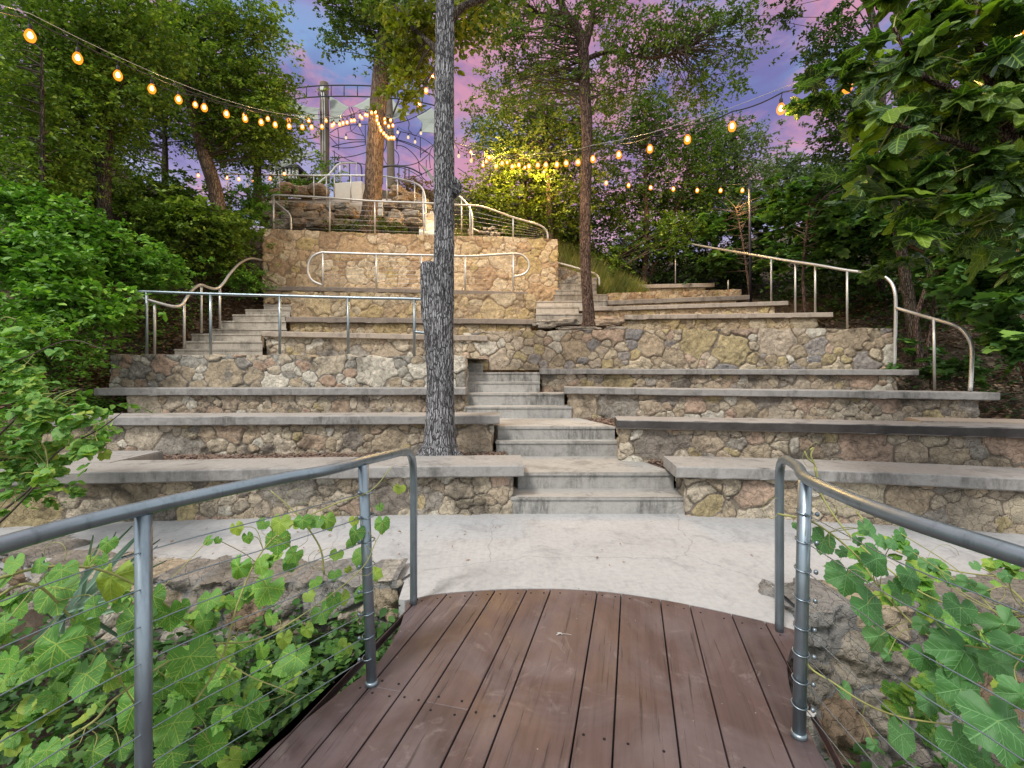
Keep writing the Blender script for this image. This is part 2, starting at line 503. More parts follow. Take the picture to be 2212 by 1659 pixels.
def mat_leaf(name, cols, trans=.35, rough=.5, veins=False, patch=.35, spec=.35):
    k = NT(name)
    g = k.n("ShaderNodeNewGeometry")
    n = len(cols)
    c = k.ramp(g.outputs['Random Per Island'], [(i / max(1, n - 1), p) for i, p in enumerate(cols)])
    c = k.mix(patch * 2, c, k.ramp(k.noise(1.5, 4, .6), [(.32, (.42, .48, .40)), (.5, (.9, .92, .85)), (.68, (1.75, 1.6, 1.4))]), 'MULTIPLY')
    if veins:
        a_ = k.n("ShaderNodeAttribute"); a_.attribute_name = 'local'
        sp = k.n("ShaderNodeSeparateXYZ"); k.L(a_.outputs['Vector'], sp.inputs[0])
        lx, ly = sp.outputs[0], sp.outputs[1]
        best = None
        for an in veins:
            ca, sa = math.cos(an), math.sin(an)
            along = k.math('MULTIPLY_ADD', lx, sa, k.math('MULTIPLY', ly, ca))
            perp = k.math('ABSOLUTE', k.math('MULTIPLY_ADD', lx, ca, k.math('MULTIPLY', ly, -sa)))
            # side veins: chevrons leaving the main vein
            ch = k.math('PINGPONG', k.math('SUBTRACT', along, k.math('MULTIPLY', perp, .9)), .085)
            ch = k.math('MULTIPLY_ADD', ch, 1.0, .006)
            ch = k.math('ADD', ch, k.math('GREATER_THAN', perp, k.math('MULTIPLY', along, .42)))
            pen = k.math('MULTIPLY', k.math('LESS_THAN', along, 0.0), 1.0)
            dd = k.math('ADD', k.math('MINIMUM', perp, ch), pen)
            best = dd if best is None else k.math('MINIMUM', best, dd)
        vn = k.ramp(best, [(.0, 1), (.012, .7), (.028, 0)])
        c = k.mix(k.math('MULTIPLY', vn, .55), c, tuple(min(1, x * 1.8 + .05) for x in cols[-1]))
        c = k.mix(.5, c, k.ramp(k.noise(24, 5), [(.3, .72), (.7, 1.15)]), 'MULTIPLY')
        nb = k.bump(k.math('ADD', k.math('MULTIPLY', vn, -1.0), k.noise(40, 3)), .5, .004)
    else:
        nb = None
    p = k.bsdf(c, rough, 0, nb, spec); trans *= .75
    t = k.n("ShaderNodeBsdfTranslucent"); k.L(k.mix(1, c, (1.25, 1.5, .55), 'MULTIPLY'), t.inputs[0])
    m = k.n("ShaderNodeMixShader"); m.inputs[0].default_value = trans
    k.L(p, m.inputs[1]); k.L(t.outputs[0], m.inputs[2])
    return k.done(m.outputs[0])
ML_tree = mat_leaf("tree_leaf_green", [(.045, .085, .016), (.10, .165, .030), (.065, .12, .020), (.18, .26, .045)])
ML_left = mat_leaf("tree_leaf_bright", [(.060, .115, .018), (.16, .255, .036), (.095, .170, .024), (.32, .42, .070)])
ML_shrub = mat_leaf("shrub_leaf_vivid", [(.070, .175, .022), (.14, .31, .042), (.09, .22, .026), (.27, .46, .080)], .38)
ML_olive = mat_leaf("tree_leaf_olive", [(.055, .100, .016), (.12, .175, .028), (.085, .130, .020), (.22, .27, .045)])
ML_yellow = mat_leaf("tree_leaf_yellow", [(.10, .13, .010), (.20, .22, .016), (.14, .16, .012), (.30, .29, .022)], .45)
ML_dark = mat_leaf("tree_leaf_deep", [(.022, .050, .012), (.045, .095, .022), (.032, .07, .016), (.09, .155, .03)], .28)
ML_far = mat_leaf("tree_leaf_far", [(.08, .12, .055), (.13, .18, .08), (.17, .23, .10)], .3)
ML_fig = mat_leaf("fig_leaf", [(.022, .055, .012), (.050, .105, .018), (.030, .072, .024), (.06, .12, .02), (.17, .26, .026)], .38, .40, (0, .88, -.88, 1.75, -1.75), .3)
ML_figf = mat_leaf("fig_leaf_distant", [(.045, .105, .030), (.085, .18, .045), (.06, .13, .034), (.16, .29, .06)], .32, .42)
ML_vine = mat_leaf("grape_leaf", [(.075, .20, .034), (.115, .29, .045), (.09, .235, .048), (.15, .33, .050), (.30, .38, .055)], .38, .5, (0, .95, -.95, 1.9, -1.9), .15)
ML_vined = mat_leaf("grape_leaf_dull", [(.080, .20, .065), (.070, .20, .050), (.12, .26, .085)], .28, .5, (0, .95, -.95, 1.9, -1.9), .15)
ML_under = mat_leaf("undergrowth_leaf", [(.030, .080, .022), (.07, .16, .036), (.045, .12, .028), (.13, .24, .05)], .3)
ML_yucca = mat_leaf("yucca_leaf", [(.10, .17, .13), (.14, .22, .16)], .15, .45)
ML_grass = mat_leaf("grass_blade", [(.10, .15, .025), (.20, .20, .05), (.13, .19, .03), (.30, .22, .08)], .35)
M_stem = mat_plain("vine_stem", (.30, .30, .10), .7, 0, .3, 10)
M_twig = mat_plain("twig_bark", (.075, .058, .043), .9, 0, .3, 12)

def mat_bark(name, ridge, furrow, sc=1.0, bump=.9):
    k = NT(name)
    rd = k.attr('ridge')
    v = k.vor(52 * sc, 'DISTANCE_TO_EDGE', vec=k.mix(.05, k.coords((1, 1, .13)), k.noise(9, 5, col=True)))
    pl = k.ramp(v, [(.02, 0), (.20, 1)])
    c = k.mix(k.math('MULTIPLY', pl, k.ramp(rd, [(.15, .2), (.55, 1)])), furrow, ridge)
    c = k.mix(.8, c, k.ramp(k.noise(3, 6, .6), [(.3, .70), (.7, 1.25)]), 'MULTIPLY')
    c = k.mix(.8, c, k.ramp(k.noise(70, 4, .7, 0, k.coords((1, 1, .3))), [(.3, .6), (.7, 1.3)]), 'MULTIPLY')
    h = k.math('ADD', pl, k.noise(60, 5, .7, 0, k.coords((1, 1, .35))))
    return k.done(k.bsdf(c, .93, 0, k.bump(h, bump, .02), .12))
MB_ash = mat_bark("ridged_grey_bark", (.36, .355, .36), (.055, .052, .052), 1.0)
MB_brown = mat_bark("brown_bark", (.20, .135, .105), (.035, .024, .020), 1.0)
MB_far = mat_bark("far_brown_bark", (.30, .215, .155), (.09, .065, .048), .6)
MB_dark = mat_bark("dark_bark", (.13, .105, .08), (.03, .024, .018), .8)

# ------------------------------------------------------------------ stone walls
def resample(pts, step):
    pts = [np.array(p, float) for p in pts]
    out = [pts[0]]; corner = [0]
    for a, b in zip(pts[:-1], pts[1:]):
        n = max(1, int(round(np.linalg.norm((b - a)[:2]) / step)))
        for i in range(1, n + 1):
            out.append(a + (b - a) * i / n)
    return np.array(out)

def stone_face(name, front, depth, mat, parent, seed, res=.018, size=.21, relief=.028, rough=.010, top=True, aspect=1.25, mort_w=.125):
    """front: [(X, Y, zbottom, ztop)] left to right; wraps round both ends; real relief per stone"""
    r = np.random.default_rng(seed)
    fr = [np.array(p, float) for p in front]
    def nrm(a, b):
        d = (b - a)[:2]; d = d / np.linalg.norm(d); return np.array([d[1], -d[0]])
    relief *= .72; size *= 1.15
    n0 = nrm(fr[0], fr[1]); n1 = nrm(fr[-2], fr[-1])
    bl = fr[0].copy(); bl[:2] -= n0 * depth
    br = fr[-1].copy(); br[:2] -= n1 * depth
    path = resample([bl] + fr + [br], res)
    d = np.gradient(path[:, :2], axis=0); d /= np.linalg.norm(d, axis=1)[:, None]
    N = np.stack([d[:, 1], -d[:, 0]], 1)
    s = np.concatenate([[0], np.cumsum(np.linalg.norm(np.diff(path[:, :2], axis=0), axis=1))])
    hmax = (path[:, 3] - path[:, 2]).max()
    rows = max(3, int(hmax / res))
    tt = np.linspace(0, 1, rows + 1)
    Sg = np.repeat(s[:, None], rows + 1, 1)
    Z = path[:, 2:3] + (path[:, 3:4] - path[:, 2:3]) * tt[None, :]
    # seeds with varied sizes
    Ltot, z0, z1 = s[-1], path[:, 2].min() - .1, path[:, 3].max() + .1
    seeds = []
    tries = int((Ltot * (z1 - z0)) / (size * size) * 30)
    for _ in range(tries):
        rad = size * float(r.choice([.32, .52, .85, 1.2, 1.7], p=[.28, .22, .18, .20, .12]))
        q = (r.uniform(-.1, Ltot + .1), r.uniform(z0, z1))
        if all((q[0] - o[0]) ** 2 / aspect ** 2 + (q[1] - o[1]) ** 2 > ((rad + o[2]) * .50) ** 2 for o in seeds[-4000:]):
            seeds.append((q[0], q[1], rad))
    sd = np.array(seeds)
    ang = r.uniform(-.6, .6, len(sd)); asp = r.uniform(.85, 1.5, len(sd))
    su = Sg.ravel().copy(); zv = Z.ravel().copy()
    p3 = np.stack([su * 5, zv * 5, np.full_like(su, seed * 1.7)], 1)
    su += fbm(p3, seed, 3) * .035; zv += fbm(p3 + 31, seed + 5, 3) * .035
    F1 = np.full(len(su), 1e9); F2 = F1.copy(); ID = np.zeros(len(su), int)
    for i, (a, b, rad) in enumerate(seeds):
        sel = np.nonzero(np.abs(su - a) < size * 3.4)[0]
        du, dv = su[sel] - a, zv[sel] - b
        ca, sa = math.cos(ang[i]), math.sin(ang[i])
        x = (du * ca + dv * sa) / asp[i]; y = (-du * sa + dv * ca) * 1.0
        dist = np.sqrt(x * x + y * y) / (rad ** .75) * (size ** .75)
        f1 = F1[sel]; f2 = F2[sel]
        m = dist < f1
        F2[sel] = np.where(m, f1, np.minimum(f2, dist)); F1[sel] = np.where(m, dist, f1)
        ID[sel[m]] = i
    edge = (F2 - F1) / size
    mort = sstep(.02, mort_w * 1.6, edge)
    sidr = r.random(len(sd)); prot = r.uniform(.45, 1.2, len(sd)); tilt = r.uniform(-.25, .25, (len(sd), 2))
    P3 = np.stack([path[:, None, 0].repeat(rows + 1, 1).ravel(), path[:, None, 1].repeat(rows + 1, 1).ravel(), Z.ravel()], 1)
    disp = sstep(.01, mort_w * 1.5, edge) * relief * prot[ID]
    disp += mort * fbm(P3 * 5, seed + 77, 3) * rough * 1.4
    disp += mort * ((su - sd[ID, 0]) * tilt[ID, 0] + (zv - sd[ID, 1]) * tilt[ID, 1]) * .25
    disp += fbm(P3 * 14, seed + 9, 4) * rough * (.4 + mort)
    # rounded, uneven top edge
    toprow = np.tile(tt, len(path))
    NX = np.repeat(N, rows + 1, 0)
    V = P3.copy()
    V[:, :2] += NX * disp[:, None]
    V[:, 2] += sstep(.93, 1.0, toprow) * (fbm(P3 * 6, seed + 3, 3) * .018)
    n = len(path); m = rows + 1
    idx = np.arange(n * m).reshape(n, m)
    Q = np.stack([idx[:-1, :-1].ravel(), idx[1:, :-1].ravel(), idx[1:, 1:].ravel(), idx[:-1, 1:].ravel()], 1)
    vs, qs, si, mm = [V], [Q], [sidr[ID]], [mort]
    off = n * m
    if top:
        # top sheet from the front edge to the back edge, over the front run only
        i0 = int(round(depth / res)); i0 = max(1, i0); i1 = n - 1 - i0
        fi = np.arange(i0, i1 + 1)
        kk = 6
        base = V[idx[fi, -1]]
        nb = N[fi].copy()
        nb[0] = n0; nb[-1] = n1
        lay = []
        for j in range(kk + 1):
            q = base.copy(); q[:, :2] -= nb * (depth + .01) * j / kk
            if j: q[:, 2] += fbm(q * 7, seed + 4, 3) * .008 + .003
            lay.append(q)
        T = np.concatenate(lay); nn = len(fi)
        ti = np.arange(nn * (kk + 1)).reshape(kk + 1, nn) + off
        TQ = np.stack([ti[:-1, :-1].ravel(), ti[:-1, 1:].ravel(), ti[1:, 1:].ravel(), ti[1:, :-1].ravel()], 1)
        vs.append(T); qs.append(TQ)
        si.append(np.tile(sidr[ID].reshape(n, m)[fi, -1], kk + 1)); mm.append(np.tile(mort.reshape(n, m)[fi, -1], kk + 1))
    return mesh_obj(name, np.concatenate(vs), np.concatenate(qs), mat, parent, True,
                    attrs={'sid': np.concatenate(si), 'mort': np.concatenate(mm)})

def seat_slab(name, front, depth, thick, mat, parent, seed=0, over=.07):
    """front: [(X, Y, ztop)]; a cast concrete seat with softened, slightly chipped edges"""
    path = resample(front, .06)
    d = np.gradient(path[:, :2], axis=0); d /= np.linalg.norm(d, axis=1)[:, None]
    N = np.stack([d[:, 1], -d[:, 0]], 1)
    b = .012
    prof = [(-depth, -thick), (over - b, -thick), (over, -thick + b), (over, -thick * .5), (over, -b), (over - b * .35, -b * .35), (over - b, 0),
            (over - depth * .35, .002), (over - depth * .7, .002), (-depth, 0)]
    n, m = len(path), len(prof)
    V = np.zeros((n, m, 3))
    for j, (o, z) in enumerate(prof):
        V[:, j, :2] = path[:, :2] + N * o
        V[:, j, 2] = path[:, 2] + z
    p = V.reshape(-1, 3)
    j3 = fbm(p * 9, seed, 4)
    p[:, 1] += j3 * .004; p[:, 2] += fbm(p * 7 + 9, seed + 1, 3) * .003
    V = p.reshape(n, m, 3)
    V[:, 2:6, :2] += (N * 1)[:, None, :] * (np.minimum(0, fbm(path[:, :3] * 5, seed + 2, 4) + .35) * .022)[:, None, None]
    idx = np.arange(n * m).reshape(n, m)
    Q = [(idx[i, j], idx[i + 1, j], idx[i + 1, (j + 1) % m], idx[i, (j + 1) % m]) for i in range(n - 1) for j in range(m)]
    Q.append(tuple(idx[0, ::-1])); Q.append(tuple(idx[-1, :]))
    Q = [tuple(int(v) for v in q) for q in Q]
    return mesh_obj(name, V.reshape(-1, 3), Q, mat, parent, False)

def bench(name, label, pts, zbase, mat, smat, seed, thick=.11, depth=.46, wall_in=(.10, .10), group="stone benches of the amphitheatre", size=.2, res=.018, wdepth=.34, slab_over=.07):
    """pts: [(x, y, Y)] of the slab's top front edge in photograph pixels"""
    w = [P(*p) for p in pts]
    cen = sum(w, Vector()) / len(w)
    t = thing(name, label, "bench", (cen.x, cen.y + .2, zbase), group)
    fr = [(p.x, p.y + slab_over, p.z) for p in w]
    seat_slab("seat", fr, depth, thick, smat, t, seed, slab_over)
    ww = [np.array([p.x, p.y + slab_over + .015, zbase - .05, p.z - thick + .003]) for p in w]
    def inset(a, b, dd):
        v = (b - a); L = np.linalg.norm(v[:2]); return a + v * dd / L
    ww[0] = inset(ww[0], ww[1], wall_in[0]); ww[-1] = inset(ww[-1], ww[-2], wall_in[1])
    stone_face("wall", [tuple(q) for q in ww], wdepth, mat, t, seed + 50, res, size, top=False)
    return t

def ret_wall(name, label, pts, zb, depth, mat, seed, size=.24, res=.02, cat="stone wall", **kw):
    """pts: [(x, ytop, Y)] top front edge; zb bottom height (number or list)"""
    w = [P(*p) for p in pts]
    zbs = zb if hasattr(zb, '__len__') else [zb] * len(w)
    o = stone_face(name, [(p.x, p.y, z, p.z) for p, z in zip(w, zbs)], depth, mat, None, seed, res, size, **kw)
    tag(o, label, cat)
    return o

# lower rows, left
bench("stone_bench", "lowest and longest left stone bench, in front of the big grey trunk",
      [(-240, 1031, 4.02), (116, 1021, 4.19), (333, 1017, 4.30), (640, 1011, 4.42), (900, 1007.5, 4.48), (1131, 1005.5, 4.52)], 0, M_lower, M_slab, 1, .112, .50, (.1, .12), size=.21, res=.015)
bench("stone_bench", "second left stone bench from the bottom, directly behind the big grey trunk",
      [(60, 901.5, 5.50), (333, 900, 5.60), (700, 898.5, 5.72), (1079, 897.5, 5.78)], .33, M_lower, M_slab, 2, .112, .42, (.1, .1), size=.20, res=.015)
bench("stone_bench", "third left stone bench, below the grey rubble wall with a railing on it",
      [(203, 838.5, 6.95), (500, 838.5, 7.0), (1005, 838, 7.05)], .66, M_lower, M_slab, 3, .112, .42, (.45, .02), size=.19, res=.018)
# lower rows, right
bench("stone_bench", "lowest right stone bench, starting at the foot of the central steps behind the right handrail",
      [(1463, 1008, 4.46), (1640, 1011.5, 4.38), (1808, 1017, 4.27), (2000, 1024, 4.13), (2212, 1034, 3.95), (2420, 1046, 3.75)], 0, M_lower, M_slab, 4, .112, .50, (.12, .1), size=.23, res=.015)
bench("stone_bench", "right stone bench with a blackened seat edge, second from the bottom",
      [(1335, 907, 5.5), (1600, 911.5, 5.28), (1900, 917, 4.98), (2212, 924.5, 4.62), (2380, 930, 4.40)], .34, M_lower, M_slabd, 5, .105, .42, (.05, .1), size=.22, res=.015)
bench("stone_bench", "right stone bench with pale seat carrying the foot of the lower curved handrail",
      [(1220, 836, 7.10), (1475, 840, 6.95), (1800, 843.5, 6.65), (2163, 848.5, 6.25)], .70, M_lower, M_slab, 6, .105, .42, (.08, .2), size=.22, res=.018)
bench("stone_bench", "right stone bench at the foot of the long fieldstone wall",
      [(1167, 796.5, 8.2), (1500, 797, 8.15), (1986, 798.5, 7.85)], 1.05, M_lower, M_slab, 7, .10, .40, (.04, .3), size=.2, res=.02)
# walls
ret_wall("stone_wall", "grey rubble stone wall on the left under the straight railing", [(240, 766, 7.42), (500, 767, 7.46), (800, 769, 7.50), (1003, 770.5, 7.52)],
         1.10, .34, M_grey, 21, .25, .018, relief=.034)
ret_wall("stone_wall", "long mixed fieldstone wall right of centre with a big yellow stone at its left end",
         [(1003, 721, 8.62), (1060, 716, 8.64), (1300, 713, 8.72), (1640, 710.5, 8.70), (1929, 708.5, 8.50)], 1.45, .36, M_mid, 22, .27, .018, relief=.036)
# benches upper left
bench("stone_bench", "left stone bench just above the grey rubble wall, beside the left steps",
      [(565, 715, 8.55), (760, 719, 8.65), (1053, 725, 8.55)], 1.65, M_lower, M_slabw, 8, .10, .42, (.06, .02), size=.2, res=.02)
bench("stone_bench", "left stone bench with brown seat under the golden stone wall",
      [(617, 684, 10.1), (850, 686, 10.15), (1152, 689, 10.05)], 2.1, M_gold, M_slabb, 9, .12, .5, (.05, .05), size=.24, res=.022)
ret_wall("stone_wall", "low golden stone wall carrying the railing with looped ends", [(630, 630, 10.55), (900, 634, 10.6), (1156, 636, 10.5)], 2.5, .32, M_gold, 23, .30, .022, relief=.026)
bench("stone_bench", "brown bench at the foot of the tall tan wall",
      [(563, 617, 11.5), (850, 623, 11.75), (1140, 630, 12.0)], 3.0, M_tan, M_slabb, 10, .11, .42, (.05, .05), size=.26, res=.025)
ret_wall("stone_wall", "tall tan limestone wall in the middle of the slope", [(568, 494, 11.9), (700, 500, 12.05), (860, 506, 12.3), (1040, 511, 12.55), (1204, 517, 12.85)],
         3.3, .45, M_tan, 24, .33, .024, relief=.030, rough=.012)
# benches upper right
bench("stone_bench", "right stone bench above the long fieldstone wall, nearest the slender trunk on its right",
      [(1350, 680, 9.75), (1560, 677.5, 9.6), (1801, 674.5, 9.2)], 2.15, M_gold, M_slabw, 11, .10, .40, (.03, .25), size=.2, res=.022)
bench("stone_bench", "right stone bench passing behind the slender trunk",
      [(1233, 664, 10.9), (1450, 658, 10.8), (1704, 650, 10.4)], 2.5, M_tan, M_slabw, 12, .10, .40, (.2, .25), size=.2, res=.022)
bench("stone_bench", "third right stone bench from the top, below the small cobble wall",
      [(1312, 649, 12.0), (1450, 643.5, 11.95), (1620, 637, 11.7)], 3.0, M_tan, M_slabw, 13, .12, .42, (.05, .3), size=.18, res=.025)
ret_wall("stone_wall", "small pale cobble wall low on the upper right slope", [(1314, 633, 12.6), (1460, 629, 12.55), (1600, 625.5, 12.3)], 3.2, .35, M_tan, 25, .2, .025)
bench("stone_bench", "topmost right stone bench at the edge of the woods",
      [(1288, 617, 14.0), (1544, 611, 13.7)], 3.6, M_tan, M_slabw, 14, .12, .42, (.05, .25), size=.2, res=.03)
ret_wall("stone_wall", "short pale stone wall sloping beside the upper right steps", [(1197, 573, 13.1), (1235, 583, 13.15), (1288, 601, 13.2)], 3.4, .35, M_rough, 26, .24, .025)

# ------------------------------------------------------------------ steps
def Xp(x, Y): return (x - 1106) / F * Y
def stairs(name, label, specs, mat, bevel=.014):
    """specs: [(xl, xr, ytop, Yfront, xl_back, xr_back, Yback, rise)]"""
    a = specs[0]
    t = thing(name, label, "steps", (Xp((a[0] + a[1]) / 2, a[3]), a[3], EYE - (a[2] - HZ) / F * a[3] - a[7]))
    for i, (xl, xr, yt, Yf, bl, br, Yb, rise) in enumerate(specs):
        z = EYE - (yt - HZ) / F * Yf
        e = .002 * (i % 3)
        poly = [(Xp(xl, Yf) - e, Yf), (Xp(xr, Yf) + e, Yf), (Xp(br, Yb) + e, Yb), (Xp(bl, Yb) - e, Yb)]
        st = prism("step", poly, z - rise - .06, z - .034, mat, t, .006, 1, .002, i)
        lip = .014
        tp = [(poly[0][0] - .006, poly[0][1] - lip), (poly[1][0] + .006, poly[1][1] - lip), (poly[2][0] + .006, poly[2][1]), (poly[3][0] - .006, poly[3][1])]
        prism("tread", tp, z - .040, z, mat, st, .010, 2, .002, i + 9)
    return t
stairs("concrete_steps", "central grey concrete steps rising from the plaza between the benches", [
    (1104, 1490, 1073, 4.59, 1106, 1475, 5.15, .17),
    (1119, 1456, 1020.5, 4.92, 1078, 1345, 6.02, .17),
    (1072, 1337, 953, 5.88, 1074, 1335, 6.3, .19),
    (1076, 1329, 921, 6.04, 1003, 1240, 7.35, .17),
    (1003, 1235, 878, 7.15, 1005, 1232, 7.7, .18),
    (1005.5, 1219, 849.5, 7.46, 1007, 1219, 8.0, .19),
    (1006, 1166, 825, 7.80, 1007, 1166, 8.4, .17),
    (1006.5, 1166, 804, 8.15, 1007, 1150, 8.58, .17),
    (960, 1043, 785, 8.30, 960, 1043, 8.60, .16)], M_step)
stairs("concrete_steps", "mossy concrete steps climbing at the left beside the shrub bank", [
    (377, 567, 753.7, 8.2, 382, 566, 8.7, .16),
    (402, 567, 736.3, 8.5, 405, 566, 9.0, .17),
    (414, 564, 720.5, 8.8, 420, 572, 9.9, .17),
    (458, 620, 710, 9.68, 462, 618, 10.2, .17),
    (478, 618, 693, 10.0, 482, 617, 10.5, .17),
    (503, 616, 679, 10.3, 506, 616, 10.8, .17),
    (530, 627, 668, 10.6, 532, 627, 11.2, .17),
    (570, 629, 658, 11.0, 572, 629, 11.8, .17)], M_stepw)
stairs("concrete_steps", "pale concrete steps right of the golden wall, behind the slender trunk", [
    (1157, 1275, 677, 9.75, 1158, 1262, 10.3, .17),
    (1158, 1250, 661.5, 10.1, 1159, 1250, 10.7, .17),
    (1158, 1262, 650, 10.5, 1160, 1262, 12.5, .17),
    (1214, 1312, 648.5, 11.9, 1212, 1312, 12.6, .17),
    (1196, 1313, 635.5, 12.4, 1196, 1313, 13.0, .17),
    (1197, 1275, 626, 12.8, 1197, 1275, 13.4, .17),
    (1197, 1262, 614.5, 13.0, 1197, 1262, 13.8, .17)], M_stepw)
o = prism("concrete_block", [(-4.6, 4.62), (-4.02, 4.62), (-4.02, 5.35), (-4.6, 5.35)], .2, .50, M_slab, None, .012)
tag(o, "pale concrete block at the far left end of the mulch bed, behind hanging leaves", "concrete block")
o = prism("concrete_slab", [(4.55, 5.15), (5.6, 4.9), (5.9, 5.35), (4.75, 5.6)], .6, .865, M_slabw, None, .012)
tag(o, "short pinkish concrete slab at the far right behind the blackened seat", "concrete slab")

# ------------------------------------------------------------------ ground
PY = [-60, -6, 0, 2.9, 3.3, 4.6, 5.2, 6.0, 7.0, 7.5, 8.7, 9.1, 10.0, 10.6, 11.5, 12.3, 13.1, 14.2, 16, 17.6, 20, 60, 400]
PZ = [-1.5, -1.5, -1.4, -1.3, -.35, -.15, .1, .28, .55, .72, .95, 1.5, 1.95, 2.35, 3.0, 3.4, 4.95, 5.35, 7.0, 8.35, 8.6, 8.6, 8.0]
PYR = [12.0, 14, 16, 20, 30, 60, 400]; PZR = [3.15, 3.6, 4.6, 6.2, 8, 9, 9]
def gz(X, Y):
    X = np.asarray(X, float); Y = np.asarray(Y, float)
    a = np.interp(Y - .75 * sstep(-3, 1, X) * sstep(10.8, 11.6, Y), PY, PZ)
    b = np.where(Y < 12, a, np.interp(Y, PYR, PZR))
    q = sstep(13.2, 13.7, Y)
    w = sstep(.55, 1.15, X) * (1 - q) + sstep(1.0, 4.6, X) * q
    z = a * (1 - w) + b * w
    zl = np.clip((-X - 6.4) * .55, 0, 3.2) * sstep(3.5, 7, Y) * (1 - sstep(12.5, 15, Y))
    zr = np.clip((X - 7.2) * .25, 0, 2.5) * sstep(5, 8, Y)
    z = z + zl + zr
    # hill falls away on the far left
    z = z - sstep(-5.5, -12, X) * sstep(13, 17, Y) * 2.2
    return z
def ground():
    xs = np.concatenate([np.linspace(-260, -30, 12), np.arange(-28, -9, 1.0), np.arange(-9, 11, .16), np.arange(11, 30, 1.0), np.linspace(32, 260, 12)])
    ys = np.concatenate([np.linspace(-60, -4, 8), np.arange(-3, 22, .16), np.arange(22.5, 60, 3), np.linspace(65, 400, 10)])
    X, Y = np.meshgrid(xs, ys, indexing='ij')
    Z = gz(X, Y)
    p = np.stack([X.ravel(), Y.ravel(), Z.ravel()], 1)
    near = (np.abs(p[:, 0]) < 5.8) & (p[:, 1] > 3) & (p[:, 1] < 12.8)
    amp = np.where(near, .02, .10)
    p[:, 2] += fbm(p * np.array([1.3, 1.3, 0]), 3, 4) * amp + np.where(near, -.04, 0)
    n, m = X.shape
    idx = np.arange(n * m).reshape(n, m)
    Q = np.stack([idx[:-1, :-1].ravel(), idx[1:, :-1].ravel(), idx[1:, 1:].ravel(), idx[:-1, 1:].ravel()], 1)
    o = mesh_obj("ground", p, Q, M_soil, None, True)
    o["kind"] = "structure"
ground()

def terrace(pts, mat, seed=0):
    """pts [(X,Y,z)] front row then back row, same count"""
    k = len(pts) // 2
    fr, bk = np.array(pts[:k], float), np.array(pts[k:], float)
    a = resample(fr, .05); n = len(a)
    t = np.linspace(0, 1, n); tb = np.linspace(0, 1, k)
    b = np.stack([np.interp(t, tb, bk[:, i]) for i in range(3)], 1)
    rows = 18
    V = np.concatenate([a + (b - a) * j / rows for j in range(rows + 1)])
    V[:, 2] += fbm(V * 6, seed, 4) * .012
    idx = np.arange(n * (rows + 1)).reshape(rows + 1, n)
    Q = np.stack([idx[:-1, :-1].ravel(), idx[:-1, 1:].ravel(), idx[1:, 1:].ravel(), idx[1:, :-1].ravel()], 1)
    o = mesh_obj("mulch_ground", V, Q, mat, None, True)
    o["kind"] = "structure"
terrace([(-4.9, 4.5, .36), (0.03, 4.95, .36), (-5.2, 5.8, .37), (-.2, 6.04, .37)], M_mulch, 1)
terrace([(1.735, 4.86, .33), (2.8, 4.68, .35), (5.6, 4.0, .36), (1.44, 6.02, .34), (2.6, 5.9, .36), (5.6, 5.2, .36)], M_mulch, 2)
terrace([(1.365, 6.0, .685), (5.8, 5.2, .69), (.97, 7.36, .69), (6.6, 6.7, .70)], M_mulch, 3)
terrace([(-6.3, 5.95, .66), (-.55, 6.1, .70), (-6.3, 7.2, .68), (-.75, 7.3, .70)], M_mulch, 4)
terrace([(.5, 7.45, 1.05), (6.6, 6.8, 1.05), (.5, 8.5, 1.06), (7.2, 8.2, 1.06)], M_mulch, 5)
terrace([(-6.3, 7.7, 1.64), (-.6, 7.8, 1.64), (-5.6, 8.8, 1.66), (-.4, 8.9, 1.66)], M_stepw, 6)

def scatter_chips(name, region_fn, n, mat, size, seed, label):
    r = np.random.default_rng(seed)
    pos = region_fn(r, n)
    n = len(pos)
    L = r.uniform(.5, 1.5, n) * size; Wd = L * r.uniform(.25, .6, n)
    a = r.uniform(0, 6.28, n); tx = r.uniform(-.6, .6, n)
    dx = np.stack([np.cos(a) * L, np.sin(a) * L, tx * L * .6], 1); dy = np.stack([-np.sin(a) * Wd, np.cos(a) * Wd, r.uniform(-.5, .5, n) * Wd], 1)
    V = np.stack([pos - dx, pos - dy, pos + dx, pos + dy], 1).reshape(-1, 3)
    Q = np.arange(n * 4).reshape(n, 4)
    o = mesh_obj(name, V, Q, mat)
    o["kind"] = "stuff"; o["label"] = label
def reg_quad(fl, fr_, bl, br):
    fl, fr_, bl, br = map(np.array, (fl, fr_, bl, br))
    def fn(r, n):
        u, v = r.random((n, 1)), r.random((n, 1))
        p = (fl * (1 - u) + fr_ * u) * (1 - v) + (bl * (1 - u) + br * u) * v
        p[:, 2] += r.uniform(.004, .022, n)
        return p
    return fn
scatter_chips("wood_chips", reg_quad((-4.9, 4.9, .39), (0., 5.0, .41), (-5.0, 5.75, .38), (-.1, 6.0, .38)), 9000, M_chip, .022, 3, "brown wood chips covering the bed around the big trunk")
scatter_chips("wood_chips", reg_quad((1.75, 5.0, .34), (5.4, 4.2, .37), (1.58, 5.6, .345), (5.4, 5.0, .37)), 7000, M_chip, .022, 4, "brown wood chips in the bed behind the lowest right bench")
scatter_chips("wood_chips", reg_quad((1.40, 6.1, .685), (2.0, 6.0, .69), (1.06, 7.1, .69), (2.6, 6.9, .70)), 2500, M_chip, .022, 5, "wood chips beside the central steps")
def reg_bank(x0, x1, y0, y1):
    def fn(r, n):
        x = r.uniform(x0, x1, n); y = r.uniform(y0, y1, n)
        return np.stack([x, y, gz(x, y) + r.uniform(.03, .14, n)], 1)
    return fn
scatter_chips("leaf_litter", reg_bank(-9.5, -5.2, 6.5, 12.5), 22000, M_litter, .045, 6, "dead leaves on the left bank beside the steps")
